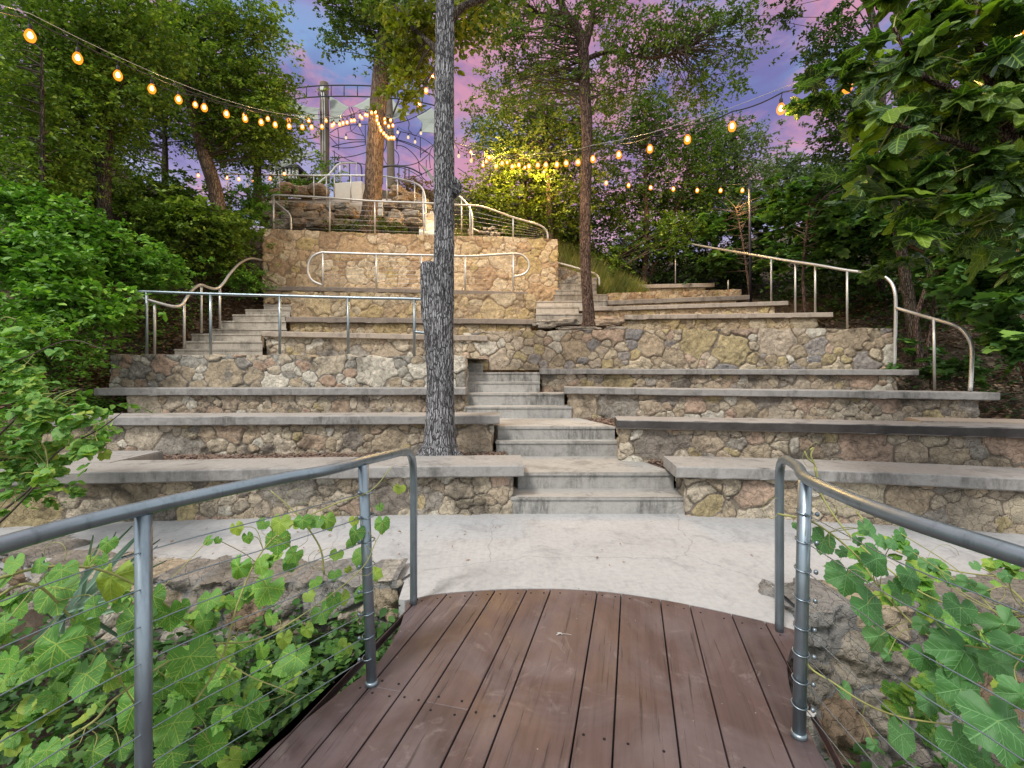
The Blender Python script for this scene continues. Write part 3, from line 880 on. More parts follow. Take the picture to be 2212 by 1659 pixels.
scatter_chips("leaf_litter", reg_bank(6.3, 10.5, 5.5, 12), 12000, M_litter, .04, 7, "dead leaves on the right bank under the figs")

scatter_chips('leaf_litter', reg_quad((-3.2, 3.4, .0), (3.2, 3.3, .0), (-3.6, 4.3, .0), (3.2, 4.3, .0)), 70, M_litter, .014, 8, 'a few tiny dead leaves scattered on the pale plaza')
# plaza
def smooth2(pts, n=6):
    return [(v.x, v.y) for v in catmull([Vector((a, b, 0)) for a, b in pts], n)]
ARC = [(-.66, 2.84), (-.45, 2.93), (-.10, 2.985), (.2, 2.998), (.45, 2.98), (.70, 2.93), (1.035, 2.806), (1.40, 2.617), (1.56, 2.50)]
arc = smooth2(ARC, 4)
g = .006
pl = [(-5.6, 4.2), (-4.2, 3.75), (-3.0, 3.22), (-2.2, 3.14), (-.72, 3.10), (-.70, 2.86)] + [(x, y + g) for x, y in arc] + \
     [(1.60, 2.62), (1.64, 2.72), (2.4, 2.74), (3.3, 2.86), (4.6, 3.3), (5.8, 3.9), (5.8, 5.0), (-5.6, 5.0)]
o = prism("plaza", pl, -.16, 0, M_plaza, None, 0)
o["kind"] = "structure"
ret = stone_face("stone_wall", [(-4.3, 3.84, -1.5, .0), (-3.0, 3.20, -1.5, .015), (-2.2, 3.08, -1.5, .03), (-1.4, 3.03, -1.5, .035), (-.76, 3.03, -1.5, .03)], .34, M_rough, None, 31, .016, .36, relief=.050, rough=.03)
tag(ret, "rough grey rubble edge wall under the plaza, left of the wooden deck", "stone wall")
ret = stone_face("stone_wall", [(1.66, 2.66, -1.5, .055), (2.3, 2.66, -1.5, .045), (3.2, 2.78, -1.5, .03), (4.6, 3.22, -1.5, .01)], .36, M_rough, None, 32, .016, .38, relief=.05, rough=.032)
tag(ret, "rough grey rubble edge wall under the plaza, right of the wooden deck", "stone wall")

# ------------------------------------------------------------------ boardwalk
def boardwalk():
    t = thing("wooden_deck", "purplish brown plank deck of the footbridge in the foreground", "deck", (0.2, 1.5, -.05))
    left = [(-1.9, -2.2), (-1.75, -1.0), (-1.4, .4), (-1.08, 1.3), (-.94, 1.64), (-.76, 2.02), (-.66, 2.2), (-.625, 2.4), (-.62, 2.6), (-.645, 2.83)]
    right = [(1.56, 2.50), (1.50, 2.44), (1.34, 2.25), (1.22, 2.02), (1.15, 1.77), (1.127, 1.64), (1.12, 1.2), (1.05, .4), (.95, -1.0), (.9, -2.2)]
    out = smooth2(left, 4) + arc[1:-1] + smooth2(right, 4)
    sl = .2605
    offs = [-1.32, -1.17, -1.01, -.90, -.747, -.588, -.457, -.2545, -.1016, .2016, .354, .598, .771, 1.0, 1.17, 1.36]
    def clip(poly, fn):
        res = []
        for i in range(len(poly)):
            a, b = poly[i], poly[(i + 1) % len(poly)]
            fa, fb = fn(a), fn(b)
            if fa >= 0: res.append(a)
            if fa * fb < 0:
                k = fa / (fa - fb)
                res.append((a[0] + (b[0] - a[0]) * k, a[1] + (b[1] - a[1]) * k))
        return res
    gap = .0035
    # c = X - sl*(Y-1.639)
    cuts = {4: 1.905, 6: 1.875, 11: .9, 8: .6, 13: 1.2}
    for i in range(len(offs) - 1):
        a, b = offs[i] + gap, offs[i + 1] - gap
        poly = clip(out, lambda p: (p[0] - sl * (p[1] - 1.639)) - a)
        poly = clip(poly, lambda p: b - (p[0] - sl * (p[1] - 1.639)))
        if len(poly) < 3: continue
        segs = [poly]
        if i in cuts:
            y0 = cuts[i]
            segs = [clip(poly, lambda p: p[1] + .26 * p[0] - y0 - .0015), clip(poly, lambda p: y0 - .0015 - p[1] - .26 * p[0])]
        for sg in segs:
            if len(sg) < 3: continue
            q = []
            for p in sg:
                if not q or (abs(p[0] - q[-1][0]) + abs(p[1] - q[-1][1])) > .004: q.append(p)
            bd = prism("board", q, -.045, random.uniform(-.0012, .0012), M_deck, t, .0022, 1)
            ys = [p[1] for p in sg]
            def screw(x_, y_): MB().lathe((x_, y_, .0), [(.0055, -.004), (.0055, .0016)], 8).build('screw', M_hole, bd)
            for row, off in ((1.80, 0.0), (2.90, .0), (1.0, 0), (.3, 0)):
                for f in ((.22, .78) if b - a > .12 else (.3, .8)):
                    c = a + (b - a) * f
                    y = row
                    if row == 2.90:
                        # a screw row following the curved end
                        x = c + sl * (2.85 - 1.639)
                        ya = np.interp(x, [p[0] for p in arc], [p[1] for p in arc]) - .055
                        y = ya; x = c + sl * (y - 1.639)
                    else:
                        y = row - .26 * (c - .2); x = c + sl * (y - 1.639)
                    if i in cuts and row == 1.80:
                        for dy in (-.04, .04):
                            yy = cuts[i] - .26 * x + dy
                            xx = c + sl * (yy - 1.639)
                            if min(ys) + .01 < yy < max(ys) - .01: screw(xx, yy)
                    elif min(ys) + .02 < y < max(ys) - .02:
                        screw(x, y)
    # joists below
    for y in (.3, 1.0, 1.8, 2.5):
        MB().box((.25, y, -.12), (1.5 if y > 1.5 else 1.9, .06, .14)).build("joist", M_deck, t, False)
boardwalk()
o = MB()
for q in ((-.0, 0, .022, .008), (.018, .006, .014, .005), (-.03, -.004, .006, .004), (-.045, .002, .004, .003)):
    o.lathe((1.22 + q[0], 1.90 + q[1], .0015), [(q[2], 0), (q[2] * .7, .0025), (q[2] * .2, .003)], 9)
ob = o.build("bird_dropping", M_stain); tag(ob, "small white spatter on the right side of the deck", "spatter")
o = MB(); c0 = P(1210, 1370, 2.478)
o.tube(catmull([(c0.x - .01, c0.y, .004), (c0.x + .03, c0.y - .006, .005), (c0.x + .06, c0.y - .010, .003)], 4), .0009, 5)
o.tube([(c0.x - .02, c0.y - .012, .003), (c0.x, c0.y, .007), (c0.x + .008, c0.y + .008, .003)], .0028, 5)
o.tube([(c0.x - .015, c0.y + .010, .003), (c0.x, c0.y, .007), (c0.x + .010, c0.y - .008, .003)], .0022, 5)
ob = o.build("fallen_sprig", M_stain); tag(ob, "tiny pale dried sprig lying on the deck near its curved end", "sprig")

# ------------------------------------------------------------------ railings
def railing(label, rails, posts, mat, rr=.024, pr=.02, cables=None, group="steel railings of the amphitheatre", name="railing", cr=.003, collars=None):
    """rails: list of lists of world points (already smooth); posts: list of (base, top)"""
    b = posts[0][0]
    t = thing(name, label, "railing", tuple(b), group)
    for rl in rails:
        MB().tube(rl, rr, 12).build("handrail", mat, t)
    for p in posts:
        a, c = Vector(p[0]), Vector(p[1])
        r = p[2] if len(p) > 2 else pr
        MB().tube([a, (a + c) / 2, c], r, 12).build("post", mat, t)
    for cb in (cables or []):
        MB().tube(cb, cr, 5).build("cable", mat, t)
    return t
def RP(pts, n=6): return catmull([P(*p) for p in pts], n)
def post(xb, yb, xt, yt, Y, r=None):
    a = (P(xb, yb, Y), P(xt, yt, Y))
    return a + (r,) if r else a

# near left
def near_rails():
    zc = [.865, .756, .646, .537, .426, .325, .221, .125]
    # left
    pa = Vector((-.63, 2.08, 0)); pb = Vector((-1.106, 1.39, -.3)); pe = Vector((-.595, 2.80, 0))
    rail = catmull([(-1.30, -.6, 1.0), (-1.24, .5, 1.0), (-1.20, 1.087, .995), (-1.105, 1.38, .995), (-.88, 1.74, 1.0), (-.765, 1.89, 1.0), (-.672, 2.10, 1.0), (-.615, 2.35, .985),
                    (-.60, 2.55, .965), (-.595, 2.68, .935), (-.594, 2.76, .875), (-.595, 2.795, .78), (-.595, 2.80, .6), (-.595, 2.80, .3), (-.595, 2.80, 0)], 8)
    t = railing("steel handrail on the left side of the wooden deck, with cables and vine leaves", [rail],
                [(pa, (-.668, 2.08, .985), .0235), (pb, (-1.106, 1.39, .975), .0225), ((-1.26, .4, -.3), (-1.24, .4, .98), .026)], M_steel, .0225, .021,
                None, "steel handrails of the deck")
    for z in zc:
        MB().tube(catmull([(-.645 , 2.08, z), (-.86, 1.76, z - .002), (-1.09, 1.39, z + .002), (-1.21, 1.0, z), (-1.25, .4, z)], 5), .0019, 6).build("cable", M_steel, t)
        ring = [(-.645 + math.cos(a) * .0275, 2.08 + math.sin(a) * .0275, z + .006 * math.sin(a * 1.0 + 1)) for a in np.linspace(0, 2 * math.pi, 15)]
        MB().tube(ring, .003, 5).build("cable_loop", M_steel, t)
        MB().lathe((-.678, 2.055, z - .008), [(.004, 0), (.008, .004), (.008, .013), (.004, .017)], 7).build("cable_clamp", M_steel, t)
    MB().lathe(tuple(pa), [(.030, 0), (.029, .012), (.026, .018)], 14).build("foot_ring", M_steel, t)
    # right
    pa = Vector((1.105, 1.783, 0)); pe = Vector((1.45, 2.51, 0))
    rail = catmull([(1.45, 2.51, 0), (1.45, 2.51, .4), (1.45, 2.51, .7), (1.448, 2.505, .84), (1.44, 2.48, .905), (1.42, 2.42, .942), (1.36, 2.27, .965), (1.25, 2.02, .985), (1.13, 1.78, .995), (1.075, 1.5, 1.0), (1.07, 1.27, 1.0),
                    (1.105, 1.03, 1.0), (1.16, .6, 1.0), (1.2, -.5, 1.0)], 8)
    t = railing("steel handrail on the right side of the wooden deck, with cables and large vine leaves", [rail],
                [(pa, (1.128, 1.783, .985), .0235)], M_steel, .0225, .021, None, "steel handrails of the deck")
    for z in zc:
        MB().tube(catmull([(1.115, 1.783, z), (1.10, 1.5, z), (1.09, 1.27, z + .002), (1.14, 1.02, z), (1.18, .4, z)], 5), .0019, 6).build("cable", M_steel, t)
        cx = 1.105 + .023 * z
        ring = [(cx + math.cos(a) * .0275, 1.783 + math.sin(a) * .0275, z + .006 * math.sin(a)) for a in np.linspace(0, 2 * math.pi, 15)]
        MB().tube(ring, .003, 5).build("cable_loop", M_steel, t)
        MB().lathe((cx + .028, 1.748, z - .008), [(.004, 0), (.008, .004), (.008, .013), (.004, .017)], 7).build("cable_clamp", M_steel, t)
    MB().lathe(tuple(pa), [(.030, 0), (.029, .012), (.026, .018)], 14).build("foot_ring", M_steel, t)
near_rails()

# railing over grey rubble wall
Y0 = 7.62
railing("straight steel railing standing on the grey rubble wall at the left",
        [RP([(296, 634, 7.75), (300, 631.5, 7.66), (317, 630.5, Y0), (455, 635, Y0), (605, 639, Y0), (752, 643, Y0), (909, 646.5, Y0), (925, 652, Y0), (934, 668, Y0), (936, 690, Y0), (925, 717, Y0), (895, 717, Y0)])],
        [post(317, 767, 317, 631, Y0), post(455, 768, 455, 636, Y0), post(604.5, 768, 604.5, 640, Y0), post(752, 770, 752, 644, Y0), post(895, 771, 895, 647, Y0)],
        M_steel, .025, .022)
# wavy handrail of the left steps
railing("wavy steel handrail along the left steps, dipping and rising towards the tan wall",
        [RP([(296, 636, 7.75), (305, 643, 7.85), (340, 654, 7.95), (374, 662, 8.1), (392, 659, 8.25), (402, 645, 8.4), (413, 629, 8.7), (427, 617.5, 9.0), (437, 616, 9.15), (453, 622, 9.4), (468, 623.5, 9.6), (481, 614, 9.8), (498, 590, 10.3), (518, 569, 10.8), (541, 558.5, 11.4), (565, 562, 11.85)])],
        [post(334, 767, 334, 652, 7.95), post(398, 753, 398, 652, 8.35), post(435, 719, 435, 616, 9.15), post(475, 709, 475, 622, 9.7)], M_steelf, .027, .022)
# looped railing on golden wall
Yq = 10.7
rl = [(697, 616.5, Yq), (675, 606, Yq), (666, 590, Yq), (667, 570, Yq), (676, 554, Yq), (694, 546, Yq), (715, 546, Yq), (813, 549, Yq), (911, 551, Yq), (1005, 553.5, Yq), (1060, 551, Yq), (1109, 548, Yq), (1128, 551, Yq), (1141, 564, Yq), (1142, 580, Yq), (1132, 592, Yq), (1110, 598, Yq)]
cb = []
for zz in range(1, 9):
    cb.append([P(697.6, 546 + zz * 9.3, Yq), P(1109, 548 + zz * 9.3, Yq)])
railing("steel railing with looped ends in front of the tall tan wall", [RP([(a, b, c) for a, b, c in rl])],
        [post(697.6, 628.5, 697.6, 547, Yq), post(813, 630, 813, 550, Yq), post(910.7, 631, 910.7, 552, Yq), post(1005, 632, 1005, 554, Yq), post(1109, 634, 1109, 549, Yq)],
        M_steelf, .027, .022, cb, cr=.0035)
# railing on top of tan wall
def z5(x, y): return ((900 + x / 1.8433) / 1.736, (600 + y / 1.8433) / 1.736)
def rz5(pts, Ys): return RP([(*z5(a, b), Y) for (a, b), Y in zip(pts, Ys)])
pA = [(218, 268), (222, 250), (280, 243), (620, 262), (935, 285), (1340, 300), (1500, 310), (1650, 318), (1760, 350), (1890, 397), (2040, 440), (2095, 465), (2122, 500), (2128, 545)]
YA = [12.3, 12.1, 12.05, 12.2, 12.35, 12.55, 12.65, 12.75, 12.8, 12.85, 12.9, 12.95, 13.0, 13.0]
def pz5(x, yb, yt, Y, r=None): return post(*z5(x, yb), *z5(x, yt), Y, r)
railing("steel cable railing along the top of the tall tan wall", [rz5(pA, YA)],
        [pz5(232, 485, 250, 12.05), pz5(620, 500, 264, 12.2), pz5(932, 512, 286, 12.35), pz5(1270, 522, 298, 12.5), pz5(1590, 535, 316, 12.7), pz5(1888, 545, 397, 12.85)],
        M_steelf, .027, .021,
        [[P(*z5(232, 250 + k * 36), 12.05), P(*z5(932, 285 + k * 34), 12.35), P(*z5(1590, 318 + k * 32), 12.7)] for k in range(1, 7)] +
        [[P(*z5(1590, 318 + k * 34), 12.7), P(*z5(1888, 400 + k * 22), 12.85), P(*z5(2120, 480 + k * 10), 13.0)] for k in range(1, 7)], cr=.0035)
railing("short kinked steel handrail at the left end of the tan wall's top", [rz5([(225, 275), (270, 312), (330, 362), (348, 390), (353, 430), (353, 485)], [12.5] * 6)],
        [pz5(450, 485, 470, 12.6)], M_steelf, .024, .012)
railing("steel handrail curving down behind the big grey trunk above the tan wall", [rz5([(1490, 235), (1530, 262), (1570, 305), (1596, 350), (1606, 400), (1607, 530)], [13.6, 13.5, 13.4, 13.3, 13.2, 13.2])],
        [pz5(1532, 530, 262, 13.5)], M_steelf, .027, .021)
railing("low sloping steel handrail beside the path right of the big trunk", [rz5([(1600, 470), (1660, 497), (1720, 525)], [13.6] * 3)], [pz5(1605, 530, 472, 13.6)], M_steelf, .022, .014)
# upper walkway railing
pB = [(-120, 92), (45, 100), (270, 105), (510, 108), (700, 107), (860, 108), (960, 111), (1020, 116), (1090, 128), (1160, 145), (1215, 162), (1255, 190), (1275, 235), (1283, 300), (1286, 520)]
YB = [15.2, 15.2, 15.2, 15.2, 15.2, 15.1, 15.0, 14.8, 14.6, 14.4, 14.2, 13.9, 13.7, 13.5, 13.4]
railing("long steel railing of the upper walkway on the hilltop", [rz5(pB, YB)],
        [pz5(-85, 270, 94, 15.2), pz5(55, 275, 100, 15.2), pz5(272, 285, 105, 15.2), pz5(510, 292, 108, 15.2), pz5(598, 292, 108, 15.2), pz5(653, 262, 108, 15.2), pz5(767, 292, 108, 15.1), pz5(1015, 292, 115, 14.8), pz5(1090, 310, 128, 14.6), pz5(1207, 350, 160, 14.2), pz5(1265, 520, 205, 13.8)],
        M_steelf, .028, .022)
railing("steel handrail rising beside the hilltop steps", [rz5([(505, 190), (560, 145), (620, 95), (680, 30), (760, 20), (800, 22)], [15.6, 15.8, 16, 16.3, 16.6, 16.8])],
        [pz5(510, 290, 185, 15.6), pz5(692, 160, 15, 16.5), pz5(803, 160, 18, 16.8)], M_steelf, .028, .022)
railing("dark steel railing on the hilltop terrace, left of the leaning trunk", [rz5([(655, 25), (690, 16), (790, 20), (826, 26), (840, 60), (842, 160)], [17.5] * 6)],
        [pz5(693, 170, 16, 17.5), pz5(757, 170, 20, 17.5)], M_rust, .028, .022)
railing("dark steel railing on the hilltop terrace, right of the leaning trunk", [rz5([(975, 45), (1060, 40), (1130, 45), (1190, 62), (1260, 100)], [17.5] * 5)],
        [pz5(1098, 165, 42, 17.5), pz5(1140, 170, 45, 17.5), pz5(1168, 170, 55, 17.5), pz5(985, 165, 45, 17.5)], M_rust, .028, .022)
# right hand railings
def c6(x, y): return ((2560 + x / 1.728) / 1.736, (960 + y / 1.728) / 1.736)
railing("long steel handrail climbing along the right ends of the benches",
        [RP([(1478, 524, 14.5), (1497, 528, 13.8), (1570, 541, 11.9), (1641, 553, 10.6), (1700, 563, 9.9), (1761, 572, 9.3), (1830, 584, 8.8), (1890, 591, 8.45), (1912, 599, 8.3), (1926, 612, 8.2), (1933, 632, 8.12), (1935, 660, 8.1), (1934, 720, 8.1), (1932, 796, 8.1)])],
        [post(1666, 650, 1666, 557, 10.5), post(1718, 675, 1718, 565, 9.75), post(1761, 676, 1761, 573, 9.35), post(1830, 709, 1830, 584, 8.8), post(1459, 612, 1459, 545, 14.0, .018), post(1573, 626, 1573, 606, 12.3, .018)],
        M_steelf, .027, .020)
railing("lower steel handrail curving down onto the pale right bench",
        [RP([(1935, 665, 8.1), (1975, 677, 7.7), (2016, 689, 7.2), (2052, 699, 6.9), (2074, 709, 6.8), (2090, 727, 6.7), (2099, 750, 6.65), (2099, 790, 6.6), (2096, 845, 6.55)])],
        [post(2019, 843, 2017, 690, 7.0)], M_steelf, .026, .018)
def z7(x, y): return ((1700 + x / 1.7015) / 1.736, (850 + y / 1.7015) / 1.736)
railing("steel handrail sloping along the short pale wall behind the slender trunk",
        [RP([(*z7(655, 228), 13.0), (*z7(740, 250), 13.0), (*z7(815, 272), 13.0), (*z7(880, 292), 13.1), (*z7(912, 308), 13.2), (*z7(930, 335), 13.2), (*z7(931, 375), 13.2)]),
         RP([(*z7(935, 340), 14.2), (*z7(1000, 350), 14.3), (*z7(1060, 360), 14.4), (*z7(1110, 372), 14.5)])],
        [post(*z7(815, 300), *z7(815, 272), 13.0)], M_steelf, .028, .02)

# ------------------------------------------------------------------ trees
def trunk_mesh(name, pts, radii, mat, parent, seed=1, sides=40, step=.05, ridge=.014, nr=9, flare=None):
    """pts centre line, radii; ridged bark as real relief"""
    cl = catmull(pts, 10); n0 = len(cl)
    rr = np.interp(np.linspace(0, 1, n0), np.linspace(0, 1, len(pts)), radii)
    L = [0]
    for a, b in zip(cl[:-1], cl[1:]): L.append(L[-1] + (b - a).length)
    n = max(6, int(L[-1] / step))
    t = np.linspace(0, L[-1], n)
    C = np.stack([np.interp(t, L, [c[i] for c in cl]) for i in range(3)], 1)
    rad = np.interp(t, L, rr)
    T = np.gradient(C, axis=0); T /= np.linalg.norm(T, axis=1)[:, None]
    ref = np.array([1.0, 0, 0]) if abs(T[0, 0]) < .8 else np.array([0, 1.0, 0])
    A = ref - T * (T @ ref)[:, None]; A /= np.linalg.norm(A, axis=1)[:, None]
    B = np.cross(T, A)
    th = np.linspace(0, 2 * math.pi, sides, endpoint=False)
    c, s = np.cos(th), np.sin(th)
    dirs = A[:, None, :] * c[None, :, None] + B[:, None, :] * s[None, :, None]
    q = np.stack([np.tile(c * nr / 3, (n, 1)).ravel(), np.tile(s * nr / 3, (n, 1)).ravel(), np.repeat(t * 2.2, sides)], 1)
    rn = 1 - np.abs(vnoise(q, seed)) * 2
    rn = rn * .6 + (1 - np.abs(vnoise(q * 2.1 + 5, seed + 3)) * 2) * .4
    rdg = np.clip((rn + 1) / 2, 0, 1)
    low = fbm(np.stack([np.tile(c, (n, 1)).ravel(), np.tile(s, (n, 1)).ravel(), np.repeat(t * 1.1, sides)], 1), seed + 8, 2) * .06
    Rr = np.repeat(rad, sides) * (1 + low) + (rdg - .5) * ridge
    if flare:
        k = np.repeat(np.exp(-t / flare[1]), sides)
        lob = .5 + .5 * np.cos(np.tile(th, n) * 5 + seed)
        Rr = Rr + k * flare[0] * (.35 + lob)
    V = np.repeat(C, sides, 0) + dirs.reshape(-1, 3) * Rr[:, None]
    idx = np.arange(n * sides).reshape(n, sides)
    nx = np.roll(idx, -1, 1)
    Q = np.stack([idx[:-1].ravel(), nx[:-1].ravel(), nx[1:].ravel(), idx[1:].ravel()], 1)
    return mesh_obj(name, V, Q, mat, parent, True, attrs={'ridge': rdg})

# leaf templates: verts, faces(quads/tris uniform), uv-like vein value
def T_small():
    v = np.array([(0, 0, 0), (-.26, .45, .06), (0, 1, -.08), (.26, .45, .06)], float)
    return v, np.array([(0, 1, 2), (0, 2, 3)]), None
def lobed(outline, rings=2, cup=.12, seed=0):
    """outline: list of (x,y) closed, leaf attached at origin; veins run from origin"""
    o = np.array(outline, float)
    n = len(o)
    V = [(0, 0, 0)]; vein = [0.0]
    ang = np.arctan2(o[:, 0], o[:, 1])
    for k in range(1, rings + 1):
        f = k / rings
        for i, p in enumerate(o):
            q = p * f
            r = np.hypot(*q)
            z = cup * (r ** 1.6) * (-1) + .05 * math.sin(ang[i] * 5) * f
            V.append((q[0], q[1], z))
            vein.append(0)
    Fc = []
    for i in range(n):
        a, b = 1 + i, 1 + (i + 1) % n
        Fc.append((0, a, b))
        for k in range(1, rings):
            c, d = a + n * (k - 1), b + n * (k - 1)
            Fc.append((c, c + n, d + n)); Fc.append((c, d + n, d))
    return np.array(V, float), np.array(Fc), ang
def T_grape():
    # rounded heart with shallow lobes and small teeth; tip at +y
    out = []
    n = 40
    for i in range(n):
        a = -math.pi + 2 * math.pi * (i + .5) / n     # 0 = tip direction
        A = abs(a)
        r = .74 + .20 * math.exp(-(A / .30) ** 2) + .10 * math.exp(-((A - 1.05) / .30) ** 2) + .06 * math.exp(-((A - 1.95) / .35) ** 2)
        if A > 2.72: r *= max(.10, 1 - (A - 2.72) * 2.1)
        r *= 1 + (.03 if i % 2 else -.03)
        out.append((math.sin(a) * r * 1.02, math.cos(a) * r))
    v, f, ang = lobed(out, 3, .20)
    return v, f, 1
def T_fig():
    out = []
    n = 56
    for i in range(n):
        a = -math.pi + 2 * math.pi * (i + .5) / n
        A = abs(a)
        r = .44 + .56 * math.exp(-(A / .34) ** 2) + .42 * math.exp(-((A - .88) / .30) ** 2) + .24 * math.exp(-((A - 1.75) / .36) ** 2)
        if A > 2.6: r *= max(.25, 1 - (A - 2.6) * 1.5)
        r *= 1 + .02 * math.sin(i * 2.4)
        out.append((math.sin(a) * r, math.cos(a) * r))
    v, f, ang = lobed(out, 3, .20)
    return v, f, 1
def veins_for(v, dirs):
    r = np.hypot(v[:, 0], v[:, 1]) + 1e-6
    a = np.arctan2(v[:, 0], v[:, 1])
    d = np.min([np.abs(np.angle(np.exp(1j * (a - k)))) for k in dirs], axis=0) * r
    return np.clip(d / .09, 0, 1)
def T_oval():
    v = np.array([(0, 0, 0), (-.20, .25, .05), (-.27, .52, .05), (-.15, .82, .0), (0, 1, -.08), (.15, .82, .0), (.27, .52, .05), (.20, .25, .05), (0, .5, -.01)], float)
    f = np.array([(0, 1, 8), (1, 2, 8), (2, 3, 8), (3, 4, 8), (4, 5, 8), (5, 6, 8), (6, 7, 8), (7, 0, 8)])
    return v, f, None
def T_figfar():
    o = []
    for i in range(18):
        a = -math.pi + 2 * math.pi * (i + .5) / 18; A = abs(a)
        r = .42 + .58 * math.exp(-(A / .38) ** 2) + .40 * math.exp(-((A - .95) / .32) ** 2) + .2 * math.exp(-((A - 1.7) / .35) ** 2)
        if A > 2.6: r *= .5
        o.append((math.sin(a) * r, math.cos(a) * r))
    v, f, _ = lobed(o, 1, .2)
    return v, f, None
TS, TG, TF, TO, TFF = T_small(), T_grape(), T_fig(), T_oval(), T_figfar()

def leaf_frames(r, n, up=.5, out=None, face=None, face_w=0.0, droop=.4):
    """random leaf frames: columns x (width), y (length), z (normal)"""
    nz = r.normal(size=(n, 3)); nz[:, 2] = np.abs(nz[:, 2]) + up * 1.6
    if face is not None: nz += np.asarray(face) * face_w
    nz /= np.linalg.norm(nz, axis=1)[:, None]
    y = r.normal(size=(n, 3)); y[:, 2] -= droop
    if out is not None: y += out * 1.6
    y -= nz * np.sum(y * nz, 1)[:, None]; y /= np.linalg.norm(y, axis=1)[:, None]
    x = np.cross(y, nz)
    return np.stack([x, y, nz], 2)

def leaves_mesh(name, tpl, pos, M, size, mat, parent, kind=None):
    v, f, vein = tpl
    n, k = len(pos), len(v)
    if vein is not None:
        rq = np.random.default_rng(n)
        M = M * np.stack([rq.uniform(.8, 1.1, n), rq.uniform(.85, 1.1, n), rq.uniform(-.6, 2.8, n)], 1)[:, None, :]
    V = np.einsum('nij,kj->nki', M, v) * size[:, None, None] + pos[:, None, :]
    Fc = (f[None, :, :] + (np.arange(n) * k)[:, None, None]).reshape(-1, 3)
    at = {'local': np.tile(v, (n, 1))} if vein is not None else None
    return mesh_obj(name, V.reshape(-1, 3), Fc, mat, parent, vein is not None, attrs=at)

def crown_points(r, ells, n, per=55, sig=.16, shell=.55):
    """ells [(centre, (rx, ry, rz), weight)]"""
    w = np.array([e[2] * e[1][0] * e[1][2] for e in ells]); w = w / w.sum()
    P_, O_, C_ = [], [], []
    for (c, rad, _), wi in zip(ells, w):
        ne = int(n * wi)
        m = max(3, ne // per)
        d = r.normal(size=(m, 3)); d /= np.linalg.norm(d, axis=1)[:, None]
        rr = (shell + (1 - shell) * r.random(m)) ** .8
        rr = np.where(r.random(m) < .35, r.random(m), rr)
        cc = np.array(c) + d * rr[:, None] * np.array(rad)
        # uneven outline
        cc += d * (fbm(cc * 1.4, 5, 3) * .18)[:, None] * np.array(rad)
        # clump -> sprays -> leaves set alternately along each spray
        ns = max(m, ne // 13)
        ci = r.integers(0, m, ns)
        s = sig * r.uniform(.6, 1.5, m)
        sc = cc[ci] + r.normal(size=(ns, 3)) * s[ci][:, None] * np.array([1.25, 1.25, .75])
        sdv = (sc - np.array(c)) / (np.array(rad) + 1e-6); sdv = sdv / (np.linalg.norm(sdv, axis=1)[:, None] + 1e-6)
        sdv = sdv * .8 + r.normal(size=(ns, 3)) * .75; sdv[:, 2] = sdv[:, 2] * .6 + .05
        sdv /= np.linalg.norm(sdv, axis=1)[:, None]
        Ls = sig * r.uniform(1.2, 2.8, ns)
        idx = r.integers(0, ns, ne)
        u = r.uniform(-.5, .5, ne)
        side = np.cross(sdv[idx], np.array([0, 0, 1.0])); side /= (np.linalg.norm(side, axis=1)[:, None] + 1e-6)
        sg = np.where(r.random(ne) < .5, -1.0, 1.0)[:, None]
        pos_ = sc[idx] + sdv[idx] * (u * Ls[idx])[:, None] + side * sg * sig * .05 + r.normal(size=(ne, 3)) * sig * .05
        pos_[:, 2] -= (u + .5) ** 2 * Ls[idx] * .22
        P_.append(pos_); O_.append(side * sg * .9 + sdv[idx] * .8); C_.append(cc)
    return np.concatenate(P_), np.concatenate(O_), np.concatenate(C_)

def E(x, y, Y, rx, rz, ry=None, w=1.0):
    c = P(x, y, Y)
    return (tuple(c), (rx / F * Y, (ry if ry else rx / F * Y * .8), rz / F * Y), w)

def twigs(centres, limbs, r, k=120, r0=.012, mb=None):
    """thin branches from the nearest limb point to the leaf clumps"""
    mb = mb or MB()
    LP = np.array([tuple(p) for l in limbs for p in l])
    sel = r.permutation(len(centres))[:k]
    for i in sel:
        c = centres[i]
        d = np.linalg.norm(LP - c, axis=1) + (LP[:, 2] > c[2] + .2) * 1.0
        j = int(np.argmin(d + r.random(len(LP)) * .6))
        a = Vector(LP[j]); b = Vector(c)
        mid = a.lerp(b, .5) + Vector((r.normal() * .08, r.normal() * .08, abs(r.normal()) * .10)) * (b - a).length
        q = catmull([a, mid, b], 3)
        L = (b - a).length
        mb.tube(q, list(np.linspace(r0 * (1 + .5 * L), .003, len(q))), 4, False)
    return mb

def tree(name, label, trunks, ells, n, size, lmat, bmat, seed, tpl=TS, group=None, cat="tree", per=55, sig=.16, ntw=120, r0=.012, up=.5, sides=20, ridge=.012, flare=None, shell=.55, nr=9, step=.08):
    """trunks: list of (points, radii) world"""
    r = np.random.default_rng(seed)
    b = Vector(trunks[0][0][0]) if trunks else Vector(ells[0][0]) - Vector((0, 0, ells[0][1][2]))
    t = thing(name, label, cat, tuple(b), group)
    limbs = []
    for i, (pp, rad) in enumerate(trunks):
        trunk_mesh("trunk" if i == 0 else "limb", [Vector(p) for p in pp], rad, bmat, t, seed + i, sides, step, ridge, nr, flare if i == 0 else None)
        limbs.append(catmull([Vector(p) for p in pp], 6))
    pos, out, cen = crown_points(r, ells, n, per, sig, shell)
    M = leaf_frames(r, len(pos), up, out)
    sz = size * r.uniform(.6, 1.35, len(pos))
    if ntw:
        if not limbs: limbs = [[b, b + Vector((0, 0, ells[0][1][2]))]]
        twigs(cen, limbs, r, ntw, r0).build("branches", M_twig if bmat is not MB_dark else M_twig, t)
    leaves_mesh("crown" if cat == "tree" else "foliage", tpl, pos, M, sz, lmat, t)
    return t

